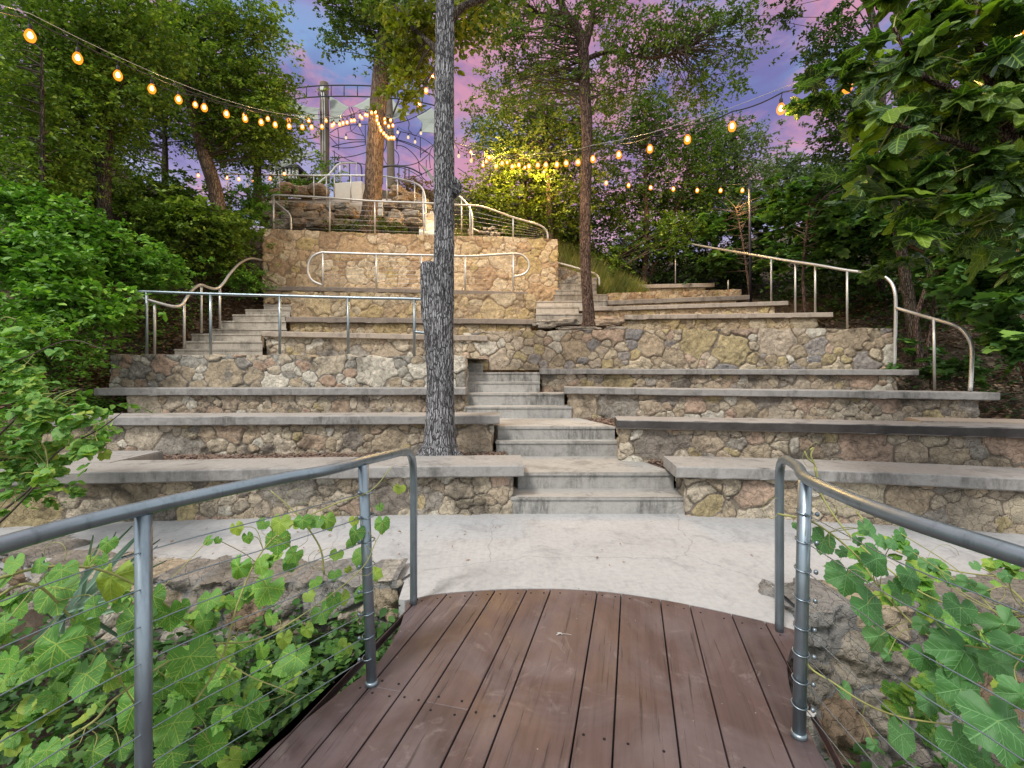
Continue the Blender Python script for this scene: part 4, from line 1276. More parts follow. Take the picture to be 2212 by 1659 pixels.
# --- tree 1: the big grey trunk (foreground)
def tree_one():
    Yt = 5.28
    t = thing("tree", "large tree with pale ridged grey bark and a sawn-off stub, standing in the wood chips", "tree", tuple(P(948, 993, Yt)))
    main = [P(948, 1003, Yt), P(949, 960, Yt), P(951, 900, Yt), P(952, 800, Yt), P(949, 740, Yt), P(949, 690, Yt), P(954, 630, Yt), P(959, 570, Yt), P(959.5, 500, Yt), P(959, 400, Yt), P(959, 300, Yt), P(960, 180, Yt), P(962, 60, Yt), P(963, -60, Yt), P(966, -260, Yt), P(975, -500, Yt)]
    rad = [.17, .155, .150, .148, .155, .155, .135, .112, .112, .112, .108, .102, .097, .092, .085, .07]
    trunk_mesh("trunk", main, rad, MB_ash, t, 5, 128, .011, .024, 16, (.115, .20))
    stub = [P(941, 790, Yt - .01), P(935, 730, Yt - .01), P(931, 680, Yt - .01), P(929, 630, Yt - .01), P(928, 590, Yt - .01), P(928, 572, Yt - .01), P(928, 567, Yt - .01)]
    trunk_mesh("stub", stub, [.06, .085, .10, .10, .098, .09, .07], MB_ash, t, 8, 72, .011, .02, 12)
    mb = MB(); c = P(928, 569, Yt)
    mb.lathe(tuple(c), [(.09, -.02), (.085, .003), (.06, .010), (.02, .012)], 20); mb.build("cut_face", M_tanpole, t)
    # burl on the right
    bl = P(984, 408, Yt)
    me = bpy.data.meshes.new("burl"); bm = bmesh.new()
    bmesh.ops.create_icosphere(bm, subdivisions=4, radius=1)
    pts = np.array([v.co[:] for v in bm.verts]); nn = fbm(pts * 2.2, 3, 4)
    for v, k in zip(bm.verts, nn):
        v.co = Vector((v.co.x * .075, v.co.y * .07, v.co.z * .10)) * (1 + .35 * k) + bl
    bm.to_mesh(me); bm.free(); me.materials.append(MB_ash)
    me.attributes.new('ridge', 'FLOAT', 'POINT').data.foreach_set("value", np.clip(nn * .5 + .5, 0, 1))
    link(bpy.data.objects.new("burl", me), t)
    r = np.random.default_rng(3)
    # roots
    for k, (dx, dy) in enumerate(((-.26, -.04), (.28, -.02), (.12, -.16), (-.12, -.18))):
        b = P(948, 985, Yt)
        trunk_mesh("root", [b + Vector((dx * .35, dy * .35, .10)), b + Vector((dx * .75, dy * .75, .0)), b + Vector((dx * 1.15, dy * 1.15, -.06))], [.095, .06, .025], MB_ash, t, 20 + k, 16, .03, .012)
    # limbs above
    l1 = [P(962, 60, Yt), P(1000, 15, Yt), P(1060, -10, Yt + .2), P(1140, -60, Yt + .5)]
    trunk_mesh("limb", l1, [.06, .04, .03, .02], MB_dark, t, 31, 16, .06, .008)
    l2 = [P(955, 120, Yt), P(925, 90, Yt + .3), P(890, 60, Yt + .5), P(850, 10, Yt + .6)]
    trunk_mesh("limb", l2, [.05, .03, .022, .015], MB_dark, t, 32, 16, .06, .008)
    ells = [E(915, 60, 5.9, 50, 60), E(893, 140, 6.0, 34, 55), E(888, 205, 6.0, 30, 30, None, .7), E(990, 20, 5.8, 60, 30, None, .7)]
    pos, out, cen = crown_points(r, ells, 2100, 26, .10)
    twigs(cen, [catmull(l1, 6), catmull(l2, 6)], r, 60, .006).build("branches", M_twig, t)
    leaves_mesh("crown", TO, pos, leaf_frames(r, len(pos), .2, out, None, 0, 1.2), .085 * r.uniform(.6, 1.3, len(pos)), ML_yellow, t)
    pos, out, cen = crown_points(r, [E(880, 40, 6.3, 70, 50), E(1010, 60, 6.2, 50, 60), E(1070, 20, 6.3, 70, 35)], 2600, 30, .12)
    leaves_mesh("crown", TO, pos, leaf_frames(r, len(pos), .3, out, None, 0, 1.0), .075 * r.uniform(.6, 1.3, len(pos)), ML_olive, t)
tree_one()

# --- tree 2: far leaning trunk above the tan wall
tree("tree", "tall leaning brown trunk above the tan wall, wrapped with string lights",
     [([P(797, 510, 13.3), P(801, 470, 13.3), P(806, 400, 13.3), P(812, 300, 13.3), P(819, 200, 13.3), P(829, 100, 13.3), P(838, 20, 13.4), P(850, -100, 13.5), P(860, -260, 13.7)], [.30, .25, .225, .22, .215, .20, .19, .17, .12]),
      ([P(838, 20, 13.4), P(800, -10, 13.3), P(750, -20, 13.2), P(700, 10, 13)], [.10, .07, .05, .03]),
      ([P(829, 70, 13.4), P(850, 0, 13.4), P(900, -60, 13.5)], [.12, .08, .05])],
     [E(760, 30, 13, 60, 45), E(725, 70, 13, 32, 45, None, .7), E(850, 60, 13.2, 60, 75), E(790, 120, 13, 30, 30, None, .5), E(860, 150, 13.2, 40, 50), E(810, 0, 13, 110, 40), E(900, 110, 13.5, 45, 60)],
     13000, .10, ML_tree, MB_far, 41, TS, None, "tree", 50, .16, 90, .014, .4, 36, .05, (.10, .5), nr=14, step=.05)
for yy, lb in ((441, "upper small pale electrical box on the leaning brown trunk"), (459, "lower small pale electrical box on the leaning brown trunk")):
    c = P(822, yy, 12.98)
    o = MB().box(c, (.11, .09, .19)).box(c + Vector((0, -.05, .02)), (.07, .02, .09)).build("electrical_box", M_box, None, False)
    tag(o, lb, "electrical box", "electrical boxes on the trunk")

# --- tree 3: slender trunk right of centre
Y3 = 9.55
tree("tree", "slender reddish brown trunk forking high, standing on flat rocks right of centre",
     [([P(1272, 712, Y3), P(1272, 690, Y3), P(1269, 640, Y3), P(1265, 580, Y3), P(1264, 500, Y3), P(1265, 420, Y3), P(1268, 340, Y3), P(1268, 270, Y3), P(1263, 200, Y3), P(1262, 150, Y3), P(1258, 95, Y3), P(1246, 60, Y3), P(1222, 30, Y3), P(1206, -20, Y3), P(1190, -120, Y3)],
       [.15, .125, .11, .105, .105, .105, .105, .11, .11, .105, .11, .085, .075, .065, .05]),
      ([P(1259, 110, Y3), P(1270, 80, Y3), P(1280, 30, Y3), P(1285, -40, Y3), P(1300, -160, Y3)], [.08, .06, .05, .045, .03]),
      ([P(1264, 130, Y3), P(1290, 118, Y3), P(1330, 112, Y3), P(1400, 125, Y3 - .3), P(1480, 110, Y3 - .6)], [.05, .04, .035, .025, .015]),
      ([P(1222, 30, Y3), P(1170, 30, Y3), P(1120, 0, Y3)], [.05, .035, .02])],
     [E(1080, 60, 9.5, 80, 60), E(1160, 100, 9.6, 90, 60), E(1170, 10, 9.6, 110, 45), E(1300, 20, 9.6, 120, 60), E(1390, 100, 9.3, 110, 75), E(1480, 60, 9.2, 110, 75), E(1570, 90, 9.0, 75, 75, None, .8),
      E(1600, 180, 9.0, 45, 35, None, .6), E(1500, 190, 9.4, 70, 50), E(1330, 170, 9.8, 90, 60), E(1180, 180, 9.8, 80, 55), E(1090, 190, 9.8, 70, 60, None, .7), E(1620, 30, 8.8, 60, 50, None, .7)],
     26000, .068, ML_tree, MB_brown, 43, TS, None, "tree", 42, .13, 320, .010, .3, 40, .016, (.06, .10), .35, 14, .025)

# --- right of centre, behind
def simple_trunk(x, yb, Y, xt, yt, r0=.09, lean=0):
    return [([P(x, yb, Y), P(x + (xt - x) * .35 + lean, yb + (yt - yb) * .35, Y), P(x + (xt - x) * .7 - lean, yb + (yt - yb) * .7, Y), P(xt, yt, Y)], [r0, r0 * .85, r0 * .7, r0 * .35])]
tree("tree", "round bushy green tree glowing yellow behind the string lights, left of the slender trunk", simple_trunk(1190, 530, 13.8, 1180, 260, .10),
     [E(1150, 290, 14, 110, 80), E(1210, 350, 14, 120, 70), E(1100, 350, 14.2, 70, 60), E(1180, 230, 14, 80, 60), E(1060, 270, 14.5, 60, 75, None, .6), E(1250, 260, 13.6, 80, 70)],
     24000, .095, ML_olive, MB_dark, 51, sig=.20, ntw=100)
tree("tree", "dense dark green tree low behind the end of the tan wall", simple_trunk(1140, 560, 14.5, 1135, 380, .08),
     [E(1060, 415, 14.6, 75, 50), E(1140, 440, 14.3, 95, 70), E(1220, 460, 14.2, 70, 70), E(1040, 470, 15, 60, 40), E(1200, 400, 14.4, 90, 50)], 17000, .10, ML_olive, MB_dark, 52, sig=.20, ntw=60)
tree("tree", "spreading pale green tree between the slender trunk and the dark pole", simple_trunk(1391, 612, 14.6, 1400, 300, .09, 3) + simple_trunk(1400, 612, 14.8, 1480, 400, .06),
     [E(1370, 300, 15, 90, 90), E(1440, 260, 15, 90, 80), E(1400, 400, 15, 110, 60), E(1500, 340, 15, 90, 80), E(1460, 440, 15.2, 100, 60), E(1330, 450, 15, 70, 60)],
     24000, .10, ML_tree, MB_brown, 53, sig=.22, ntw=90)
tree("tree", "pale feathery tree right of the string lights, its top against the purple sky", simple_trunk(1590, 560, 16, 1590, 300, .10),
     [E(1580, 330, 16, 70, 60), E(1600, 420, 16, 90, 60), E(1540, 400, 16.5, 70, 60), E(1625, 300, 16, 40, 30, None, .6), E(1530, 290, 16.5, 60, 50)], 14000, .11, ML_far, MB_dark, 54, sig=.24, ntw=50)
tree("tree", "far rounded treetop on the horizon below the purple sky", simple_trunk(1700, 480, 30, 1700, 380, .2),
     [E(1680, 365, 30, 45, 30), E(1730, 370, 30, 45, 28), E(1790, 375, 30, 45, 30), E(1700, 410, 30, 100, 35)], 9000, .22, ML_far, MB_dark, 55, sig=.45, ntw=0)
tree("shrub", "mass of dark understory leaves behind the topmost right bench", [], [E(1230, 530, 15, 90, 60), E(1330, 545, 15.2, 90, 60), E(1430, 560, 15.4, 100, 60), E(1540, 560, 15, 100, 70), E(1600, 590, 14.6, 80, 45), E(1480, 600, 15, 100, 30), E(1460, 470, 15.8, 120, 60), E(1260, 460, 15.6, 90, 50)],
     26000, .11, ML_dark, MB_dark, 56, cat="shrub", sig=.25, ntw=0, shell=.3)
tree("shrub", "sunny green bush hanging over the topmost right bench", [], [E(1330, 560, 14.3, 50, 25), E(1420, 520, 14.6, 80, 50), E(1500, 500, 14.4, 60, 45)],
     9000, .09, ML_left, MB_dark, 57, cat="shrub", sig=.18, ntw=30)
# hanging sprays upper right
tree("tree", "drooping feathery branches hanging into the purple sky at the upper right", [([P(1985, 790, 8.5), P(1950, 560, 8.5), P(1910, 300, 8.5), P(1890, 60, 8.5), P(1840, -60, 8.5)], [.10, .085, .075, .06, .03])],
     [E(1800, 70, 8, 55, 45), E(1770, 120, 8, 30, 35), E(1830, 140, 8, 40, 35), E(1700, 20, 8, 45, 25, None, .6), E(1810, 250, 9, 50, 40), E(1790, 320, 9, 40, 40), E(1850, 330, 9, 50, 60), E(1850, 230, 9, 40, 50)],
     11000, .065, ML_dark, MB_dark, 58, per=40, sig=.10, ntw=110, r0=.007, shell=.4)

# --- left woods
tree("tree", "leafy tree with a dark upright trunk at the far left", simple_trunk(228, 520, 9.6, 232, 130, .13, -4) + simple_trunk(232, 400, 9.6, 130, 150, .07),
     [E(110, 110, 9.2, 150, 110), E(230, 180, 9.4, 130, 110), E(180, 300, 9.6, 140, 90), E(60, 260, 9.2, 100, 100), E(300, 70, 9.4, 120, 90), E(210, 30, 9, 150, 60)],
     38000, .085, ML_left, MB_dark, 61, sig=.17, ntw=150)
tree("tree", "tall tree with a pale trunk leaning left behind the string lights", [([P(478, 480, 11.2), P(462, 400, 11.2), P(440, 330, 11.2), P(420, 250, 11.2), P(395, 160, 11.2), P(370, 90, 11.2), P(350, 20, 11.2), P(330, -100, 11.2)], [.17, .15, .14, .135, .12, .11, .10, .06])],
     [E(420, 60, 11, 120, 80), E(520, 60, 11, 95, 60), E(450, 160, 11, 120, 70), E(560, 190, 11.3, 75, 60), E(595, 255, 11.3, 60, 60), E(520, 280, 11.3, 90, 60), E(585, 30, 10.8, 50, 35, None, .6), E(600, 320, 11.5, 45, 28, None, .7), E(480, 330, 11.5, 60, 30, None, .6)],
     34000, .085, ML_left, MB_far, 62, sig=.17, ntw=150)
tree("tree", "dark green tree right behind the pale leaning trunk, edge against the sky", simple_trunk(556, 470, 13.5, 556, 220, .12),
     [E(560, 220, 13.5, 75, 70), E(600, 300, 13.5, 50, 45), E(530, 330, 13.5, 70, 40), E(480, 260, 13.5, 80, 70)], 17000, .09, ML_tree, MB_dark, 63, sig=.2, ntw=70)
tree("tree", "mossy straight trunk seen through the gap in the left woods", simple_trunk(357, 500, 13, 356, 260, .10),
     [E(340, 230, 13, 130, 70), E(260, 300, 13, 90, 70), E(420, 300, 13.4, 60, 30, None, .5), E(300, 160, 13, 120, 70)], 15000, .09, ML_left, MB_dark, 64, sig=.2, ntw=60)
tree("tree", "slim sapling with a thin dark stem at the far left", simple_trunk(93, 440, 8, 90, 110, .035),
     [E(50, 380, 8.2, 90, 70), E(20, 180, 8, 60, 80), E(100, 330, 8.4, 70, 50)], 9000, .08, ML_left, MB_dark, 65, sig=.16, ntw=50)
tree("tree", "dim woodland tree filling the gap far left behind the others", simple_trunk(60, 500, 14, 60, 250, .12),
     [E(60, 330, 14.5, 170, 90), E(200, 390, 15, 150, 60), E(60, 120, 14, 160, 140), E(220, 200, 14.5, 150, 110), E(330, 100, 14.5, 120, 90)], 24000, .12, ML_tree, MB_dark, 66, sig=.3, ntw=0)
# shrubs on the left bank
SH = [("bright green shrub high on the left bank below the dark trunk", [E(60, 455, 7.8, 85, 50), E(165, 490, 7.8, 70, 45)], 6500, ML_shrub, .085),
      ("vivid green bush at the left edge, level with the tan wall", [E(20, 545, 7.0, 90, 60), E(115, 575, 7.0, 80, 45)], 6500, ML_shrub, .09),
      ("spreading leafy shrub in the middle of the left bank", [E(230, 560, 8.2, 105, 55), E(325, 585, 8.6, 70, 42)], 7500, ML_shrub, .085),
      ("shaded shrub under the leaning trunk on the left bank", [E(380, 480, 10.2, 110, 60), E(470, 490, 10.6, 70, 50)], 9500, ML_left, .09),
      ("green bush beside the wavy handrail, left of the tan wall", [E(430, 535, 10.8, 70, 45), E(500, 510, 11.4, 50, 45), E(470, 560, 11.0, 40, 22)], 6500, ML_left, .085),
      ("broad-leaved shrub on the lower left bank above the rubble wall", [E(140, 655, 6.9, 100, 48), E(225, 675, 7.8, 40, 32)], 5000, ML_shrub, .10),
      ("low shrub at the left edge of the long grey bench", [E(125, 775, 6.6, 60, 40), E(50, 740, 6.2, 75, 65)], 3800, ML_shrub, .075),
      ("dark understory bush deep in the left woods", [E(280, 430, 11.5, 140, 55), E(420, 430, 12.2, 110, 40), E(120, 420, 11, 120, 60)], 13000, ML_tree, .10),
      ("small green tuft beside the top of the left steps", [E(545, 610, 11.2, 35, 25), E(520, 600, 11.0, 25, 20)], 2200, ML_shrub, .06),
      ("leafy clump hanging over the left end of the tan wall", [E(545, 440, 12.2, 35, 45), E(530, 490, 12, 30, 30), E(575, 410, 13.5, 30, 25)], 4500, ML_shrub, .075)]
for i, (lb, el_, n, m, sz) in enumerate(SH):
    tree("shrub", lb, [], el_, n, sz, m, MB_dark, 80 + i, TO if sz > .08 else TS, "shrubs of the left bank", "shrub", 34, .13, 90, .007, .55, shell=.35)

# near-left hanging shrub with heart shaped leaves
def near_shrub():
    r = np.random.default_rng(5)
    t = thing("shrub", "near shrub with large heart-shaped leaves reaching in from the left edge", "shrub", (-4.3, 3.2, -.6))
    stems = [[P(-60, 1150, 3.3), P(60, 1060, 3.3), P(120, 980, 3.3), P(210, 930, 3.3), P(265, 890, 3.3)],
             [P(-60, 1000, 3.4), P(40, 900, 3.4), P(120, 850, 3.4), P(180, 840, 3.4)],
             [P(-80, 900, 3.4), P(0, 800, 3.5), P(60, 770, 3.5), P(150, 735, 3.5), P(225, 755, 3.5)],
             [P(-60, 950, 3.4), P(-10, 760, 3.5), P(35, 690, 3.5)],
             [P(-60, 1180, 3.2), P(30, 1100, 3.2), P(110, 1010, 3.2), P(60, 1060, 3.2)]]
    mb = MB()
    for s_ in stems: mb.tube(catmull(s_, 6), list(np.linspace(.009, .003, len(catmull(s_, 6)))), 6)
    mb.build("branches", M_twig, t)
    ells = [E(20, 800, 3.4, 70, 70), E(70, 880, 3.3, 85, 60), E(160, 925, 3.3, 85, 40), E(60, 960, 3.3, 75, 50), E(225, 900, 3.3, 38, 28, None, 1.4), E(20, 1040, 3.2, 55, 50), E(190, 960, 3.25, 55, 30, None, 1.2), E(10, 730, 3.5, 35, 30), E(40, 1000, 3.7, 90, 90)]
    pos, out, cen = crown_points(r, ells, 640, 12, .09, .2)
    twigs(cen, [catmull(s_, 6) for s_ in stems], r, 60, .003).build("branches", M_stem, t)
    M = leaf_frames(r, len(pos), .9, None, (0.1, -1.0, 0), .9, 1.6)
    leaves_mesh("foliage", TG, pos, M, .062 * r.uniform(.5, 1.25, len(pos)), ML_vine, t)
    pos, out, cen = crown_points(r, [E(100, 900, 3.6, 110, 90), E(30, 1080, 3.4, 70, 60), E(30, 860, 3.7, 80, 110)], 900, 14, .10, .2)
    leaves_mesh("foliage", TO, pos, leaf_frames(r, len(pos), .6, None, None, 0, 1.0), .075 * r.uniform(.6, 1.2, len(pos)), ML_shrub, t)
near_shrub()

# --- fig trees right
def fig_big():
    r = np.random.default_rng(9)
    t = thing("fig_tree", "near fig tree with very large lobed leaves filling the upper right corner", "tree", (4.6, 3.4, -.5))
    lim = [[Vector((4.7, 3.5, -.6)), P(2300, 600, 3.4), P(2200, 330, 3.2), P(2120, 120, 3.1), P(2100, -60, 3.1)],
           [P(2240, 400, 3.3), P(2120, 330, 3.0), P(2010, 290, 2.9), P(1930, 270, 2.8)],
           [P(2200, 330, 3.2), P(2080, 210, 3.0), P(1990, 160, 2.9), P(1930, 60, 2.9)],
           [P(2280, 540, 3.3), P(2150, 440, 3.1), P(2040, 420, 3.0), P(1960, 430, 2.9)],
           [P(2300, 620, 3.4), P(2220, 560, 3.5), P(2160, 600, 3.5)]]
    for i, l in enumerate(lim):
        trunk_mesh("trunk" if i == 0 else "limb", l, [.05, .04, .03, .022, .015][:len(l)] if i == 0 else list(np.linspace(.024, .009, len(l))), MB_brown, t, 90 + i, 14, .04, .004)
    ells = [E(2080, 60, 3.1, 150, 80), E(1990, 150, 3.0, 90, 60), E(2140, 220, 3.1, 110, 80), E(2010, 270, 2.9, 100, 50), E(2110, 340, 3.0, 100, 60), E(2000, 360, 2.9, 110, 50),
            E(2060, 440, 3.0, 130, 45), E(1970, 460, 3.0, 90, 35), E(2170, 480, 3.1, 80, 60), E(1935, 60, 3.1, 30, 60, None, .7), E(1930, 260, 2.9, 30, 40, None, .6), E(2170, 90, 3.0, 60, 90), E(2060, 5, 3.0, 130, 40, None, 1.3)]
    pos, out, cen = crown_points(r, ells, 560, 6, .15, .15)
    keep = (pos[:, 1] > 2.3) & ((pos[:, 0] / pos[:, 1] > .76) | ((EYE - pos[:, 2]) / pos[:, 1] > -.45)) & (pos[:, 0] / pos[:, 1] > .70) & ~((pos[:, 0] / pos[:, 1] < .90) & ((EYE - pos[:, 2]) / pos[:, 1] > -.285)) & ~((pos[:, 0] / pos[:, 1] < 1.0) & ((EYE - pos[:, 2]) / pos[:, 1] > -.23))
    pos = pos[keep]; out = out[keep]
    twigs(cen, [catmull(l, 5) for l in lim], r, 90, .004).build("branches", M_stem, t)
    M = leaf_frames(r, len(pos), .75, None, (-.3, -.9, 0), .55, 1.3)
    leaves_mesh("foliage", TF, pos, M, .175 * r.uniform(.55, 1.2, len(pos)), ML_fig, t)
    # inner, shadier layer
    ells = [E(2130, 100, 3.9, 170, 110), E(2150, 320, 3.9, 150, 110), E(2110, 480, 3.9, 150, 60), E(1980, 300, 3.8, 90, 80), E(1990, 100, 3.8, 90, 80)]
    pos, out, cen = crown_points(r, ells, 1100, 10, .2, .1)
    leaves_mesh("foliage", TF, pos, leaf_frames(r, len(pos), .7, None, None, 0, 1.0), .17 * r.uniform(.6, 1.2, len(pos)), ML_fig, t)
fig_big()
def stemset(lst): return [([P(*a), P(*b), P(*c), P(*d_)], [rr, rr * .85, rr * .7, rr * .4]) for a, b, c, d_, rr in lst]
FG = [("fig shrub behind the dark pole at the top of the right benches", stemset([((1620, 640, 12.6), (1610, 560, 12.6), (1600, 500, 12.6), (1590, 450, 12.6), .03)]), [E(1560, 480, 13.6, 60, 50), E(1650, 450, 13.4, 75, 60), E(1560, 560, 13.4, 50, 40), E(1650, 540, 13.3, 60, 55)], 2600, .15),
      ("broad fig shrub right of the dark pole, above the climbing handrail", stemset([((1740, 680, 10.5), (1735, 600, 10.5), (1740, 520, 10.5), (1750, 440, 10.5), .035)]), [E(1735, 450, 11.2, 70, 55), E(1810, 470, 10.2, 85, 60), E(1745, 540, 10.8, 75, 50), E(1830, 400, 10.6, 80, 55)], 3000, .15),
      ("fig tree with thin pale stems behind the lower right handrail", stemset([((1985, 790, 8.3), (1978, 700, 8.3), (2000, 620, 8.3), (2025, 520, 8.3), .045), ((1995, 790, 8.3), (2010, 720, 8.3), (2020, 640, 8.3), (2060, 560, 8.3), .03)]),
       [E(1930, 490, 9.6, 100, 60), E(2065, 560, 8.0, 75, 60), E(1900, 560, 10.5, 70, 45), E(2110, 560, 7.6, 90, 70), E(2000, 430, 8.2, 110, 60)], 3000, .15),
      ("low fig boughs at the right edge above the pale bench", stemset([((2230, 860, 6.6), (2200, 760, 6.6), (2180, 680, 6.6), (2140, 640, 6.6), .04)]), [E(2160, 640, 6.4, 85, 60), E(2190, 720, 6.2, 60, 50), E(2110, 610, 6.8, 60, 40), E(2200, 560, 6.2, 60, 60)], 1300, .15),
      ("fig sapling leaves low behind the end of the curved right handrail", stemset([((2010, 840, 8), (2008, 800, 8), (2004, 760, 8), (2000, 720, 8), .012)]), [E(2010, 770, 8.0, 35, 40), E(2090, 790, 7.6, 45, 40)], 260, .12)]
for i, (lb, st, el_, n, sz) in enumerate(FG):
    tree("fig_tree", lb, st, el_, n, sz, ML_figf, MB_brown, 120 + i, TFF, "fig trees of the right bank", "tree", 12, .16, 90, .008, .9, 12, .006, None, .2)
tree("tree", "dark woodland wall of leaves behind the figs on the right", simple_trunk(1900, 780, 11.5, 1900, 330, .12) + simple_trunk(2060, 780, 11, 2070, 330, .12),
     [E(1770, 500, 13.6, 110, 90), E(1900, 420, 12.5, 150, 110), E(2050, 420, 12, 160, 130), E(1850, 620, 12, 150, 90), E(2020, 680, 10.8, 170, 110), E(2190, 500, 10.5, 130, 200), E(2200, 760, 9, 120, 110), E(2150, 250, 11, 160, 160), E(1950, 280, 12, 90, 80)],
     30000, .15, ML_dark, MB_dark, 130, sig=.35, ntw=40, shell=.2)

# ------------------------------------------------------------------ vines on the deck railings
def vine(name, label, cat, leaves, YfuncX, seed, mat, mat2, origin, stems, extra):
    r = np.random.default_rng(seed)
    t = thing(name, label, cat, origin)
    pos, fr, sz = [], [], []
    for (x, y, w) in leaves:
        Y = YfuncX(x) + r.uniform(-.02, .10)
        c = P(x, y, Y)
        s_ = w / F * Y / 1.68
        nz = Vector((r.uniform(-.35, .35), -1.0, r.uniform(.15, .9))).normalized()
        rot = r.uniform(-.7, .7)
        dn = Vector((math.sin(rot), 0, -math.cos(rot)))
        yv = (dn - nz * dn.dot(nz)).normalized(); xv = yv.cross(nz)
        p0 = c - yv * s_ * .15
        pos.append(p0[:]); fr.append(np.array([xv, yv, nz]).T); sz.append(s_)
    leaves_mesh("foliage", TG, np.array(pos), np.array(fr), np.array(sz), mat, t)
    mb = MB()
    sp = []
    for s_ in stems:
        q = catmull(s_, 6); sp += [tuple(v) for v in q]
        mb.tube(q, list(np.linspace(.0042, .002, len(q))), 6)
    sp = np.array(sp)
    for p in pos:
        j = int(np.argmin(np.linalg.norm(sp - np.array(p), axis=1)))
        a, b = Vector(p), Vector(sp[j])
        if (a - b).length < .45:
            m = a.lerp(b, .5) + Vector((r.normal() * .01, .02, r.normal() * .015))
            mb.tube(catmull([a, m, b], 4), .0014, 5)
    # tendrils
    for k in range(14):
        p = Vector(sp[r.integers(len(sp))]); q = [p]
        d_ = Vector((r.normal(), -.2, r.normal())).normalized() * .02
        for i in range(9):
            d_.rotate(Matrix.Rotation(r.uniform(.1, .7), 3, 'Y')); q.append(q[-1] + d_)
        mb.tube(catmull(q, 3), .0009, 4)
    mb.build("stem", M_stem, t)
    P2, out, cen = crown_points(r, extra[0], extra[1], 7, .07, .1)
    leaves_mesh("foliage", TG, P2, leaf_frames(r, len(P2), .7, None, (0, -1, 0), .9, 1.4), extra[2] * r.uniform(.45, 1.25, len(P2)), mat2, t)
    return t
c1 = lambda x, y, w: (x / 3.0, 1106 + y / 3.0, w / 3.0)
c2 = lambda x, y, w: (737.3 + x / 3.0, 1106 + y / 3.0, w / 3.0)
c3 = lambda x, y, w: (1474.7 + x / 3.0, 1106 + y / 3.0, w / 3.0)
LL = [c1(*q) for q in [(355, 510, 330), (90, 340, 150), (245, 350, 120), (715, 450, 260), (860, 720, 290), (350, 890, 330), (60, 970, 200), (550, 1080, 280), (865, 1260, 290), (380, 1560, 150), (995, 560, 170),
      (500, 690, 130), (780, 610, 100), (655, 320, 110), (700, 1100, 150), (1130, 1390, 280), (1240, 960, 300), (1180, 1120, 200), (1350, 580, 180), (1335, 1210, 140), (1480, 1150, 140), (1600, 1290, 240), (1360, 1530, 250),
      (1720, 510, 270), (1540, 370, 170), (1680, 360, 130), (1800, 200, 190), (1810, 80, 150), (1700, 80, 90), (1605, 170, 80), (1530, 110, 100), (1345, 185, 70), (1410, 185, 50), (1830, 830, 130), (1915, 960, 210), (1690, 900, 150),
      (1985, 770, 110), (2090, 660, 150), (2160, 580, 130), (2005, 545, 100), (2045, 460, 90), (2180, 280, 90), (2170, 410, 90), (1100, 1580, 200), (600, 1570, 200), (780, 1540, 150), (1100, 680, 220), (1310, 720, 170), (1750, 690, 110),
      (20, 440, 120), (300, 1560, 170), (20, 730, 130), (400, 390, 180), (560, 310, 110), (690, 210, 120), (600, 620, 150), (1050, 1150, 130), (1900, 280, 120), (1960, 60, 110), (2050, 70, 90), (2120, 60, 130), (1180, 620, 110), (820, 1020, 140), (1450, 900, 130), (1560, 880, 150),
      (1680, 1250, 130), (1700, 1370, 90), (1250, 1330, 150), (1600, 1560, 120), (1500, 1620, 160), (640, 1060, 170), (220, 1000, 140), (130, 640, 120), (930, 1470, 120)]] + \
     [c2(*q) for q in [(265, 80, 120), (130, 300, 150), (10, 560, 120), (60, 200, 80), (80, 60, 80), (90, 140, 120), (375, -150, 80), (250, -30, 60), (45, 375, 50)]]
def YL(x):  # depth of the left railing plane by picture column
    return float(np.interp(x, [0, 310, 803, 900], [1.12, 1.39, 2.05, 2.3])) + .03
lst = [[P(-60, 1330, 1.3), P(60, 1260, 1.25), P(150, 1330, 1.35), P(240, 1440, 1.4), P(290, 1520, 1.45)],
       [P(330, 1660, 1.6), P(420, 1520, 1.6), P(480, 1420, 1.65), P(515, 1300, 1.7), P(560, 1200, 1.8), P(620, 1140, 1.9), P(720, 1090, 2.0), P(800, 1060, 2.06), P(845, 1010, 2.1)],
       [P(100, 1620, 1.4), P(200, 1560, 1.4), P(260, 1500, 1.45), P(420, 1400, 1.6), P(560, 1380, 1.75), P(680, 1310, 1.9), P(780, 1230, 2.0), P(812, 1170, 2.05)],
       [P(-40, 1260, 1.2), P(100, 1225, 1.3), P(230, 1235, 1.4), P(350, 1300, 1.5), P(430, 1370, 1.6), P(520, 1450, 1.6), P(640, 1500, 1.7)],
       [P(700, 1240, 1.95), P(690, 1180, 1.95), P(640, 1110, 1.95), P(585, 1060, 1.95)]]
vine("grape_vine", "grapevine with bright rounded leaves climbing the left deck railing", "vine", LL, YL, 14, ML_vine, ML_vine, (-1.3, 1.6, -1.2), lst,
     ([E(120, 1420, 1.75, 170, 130), E(420, 1500, 1.95, 150, 120), E(560, 1290, 2.15, 110, 90, None, .5), E(120, 1260, 1.7, 140, 60), E(640, 1180, 2.2, 110, 50, None, .5), E(330, 1610, 1.8, 260, 60), E(520, 1400, 2.1, 120, 90, None, .8), E(420, 1330, 2.0, 110, 60, None, 1.0), E(700, 1400, 2.1, 60, 90, None, .6), E(60, 1560, 1.6, 120, 80)], 360, .050))
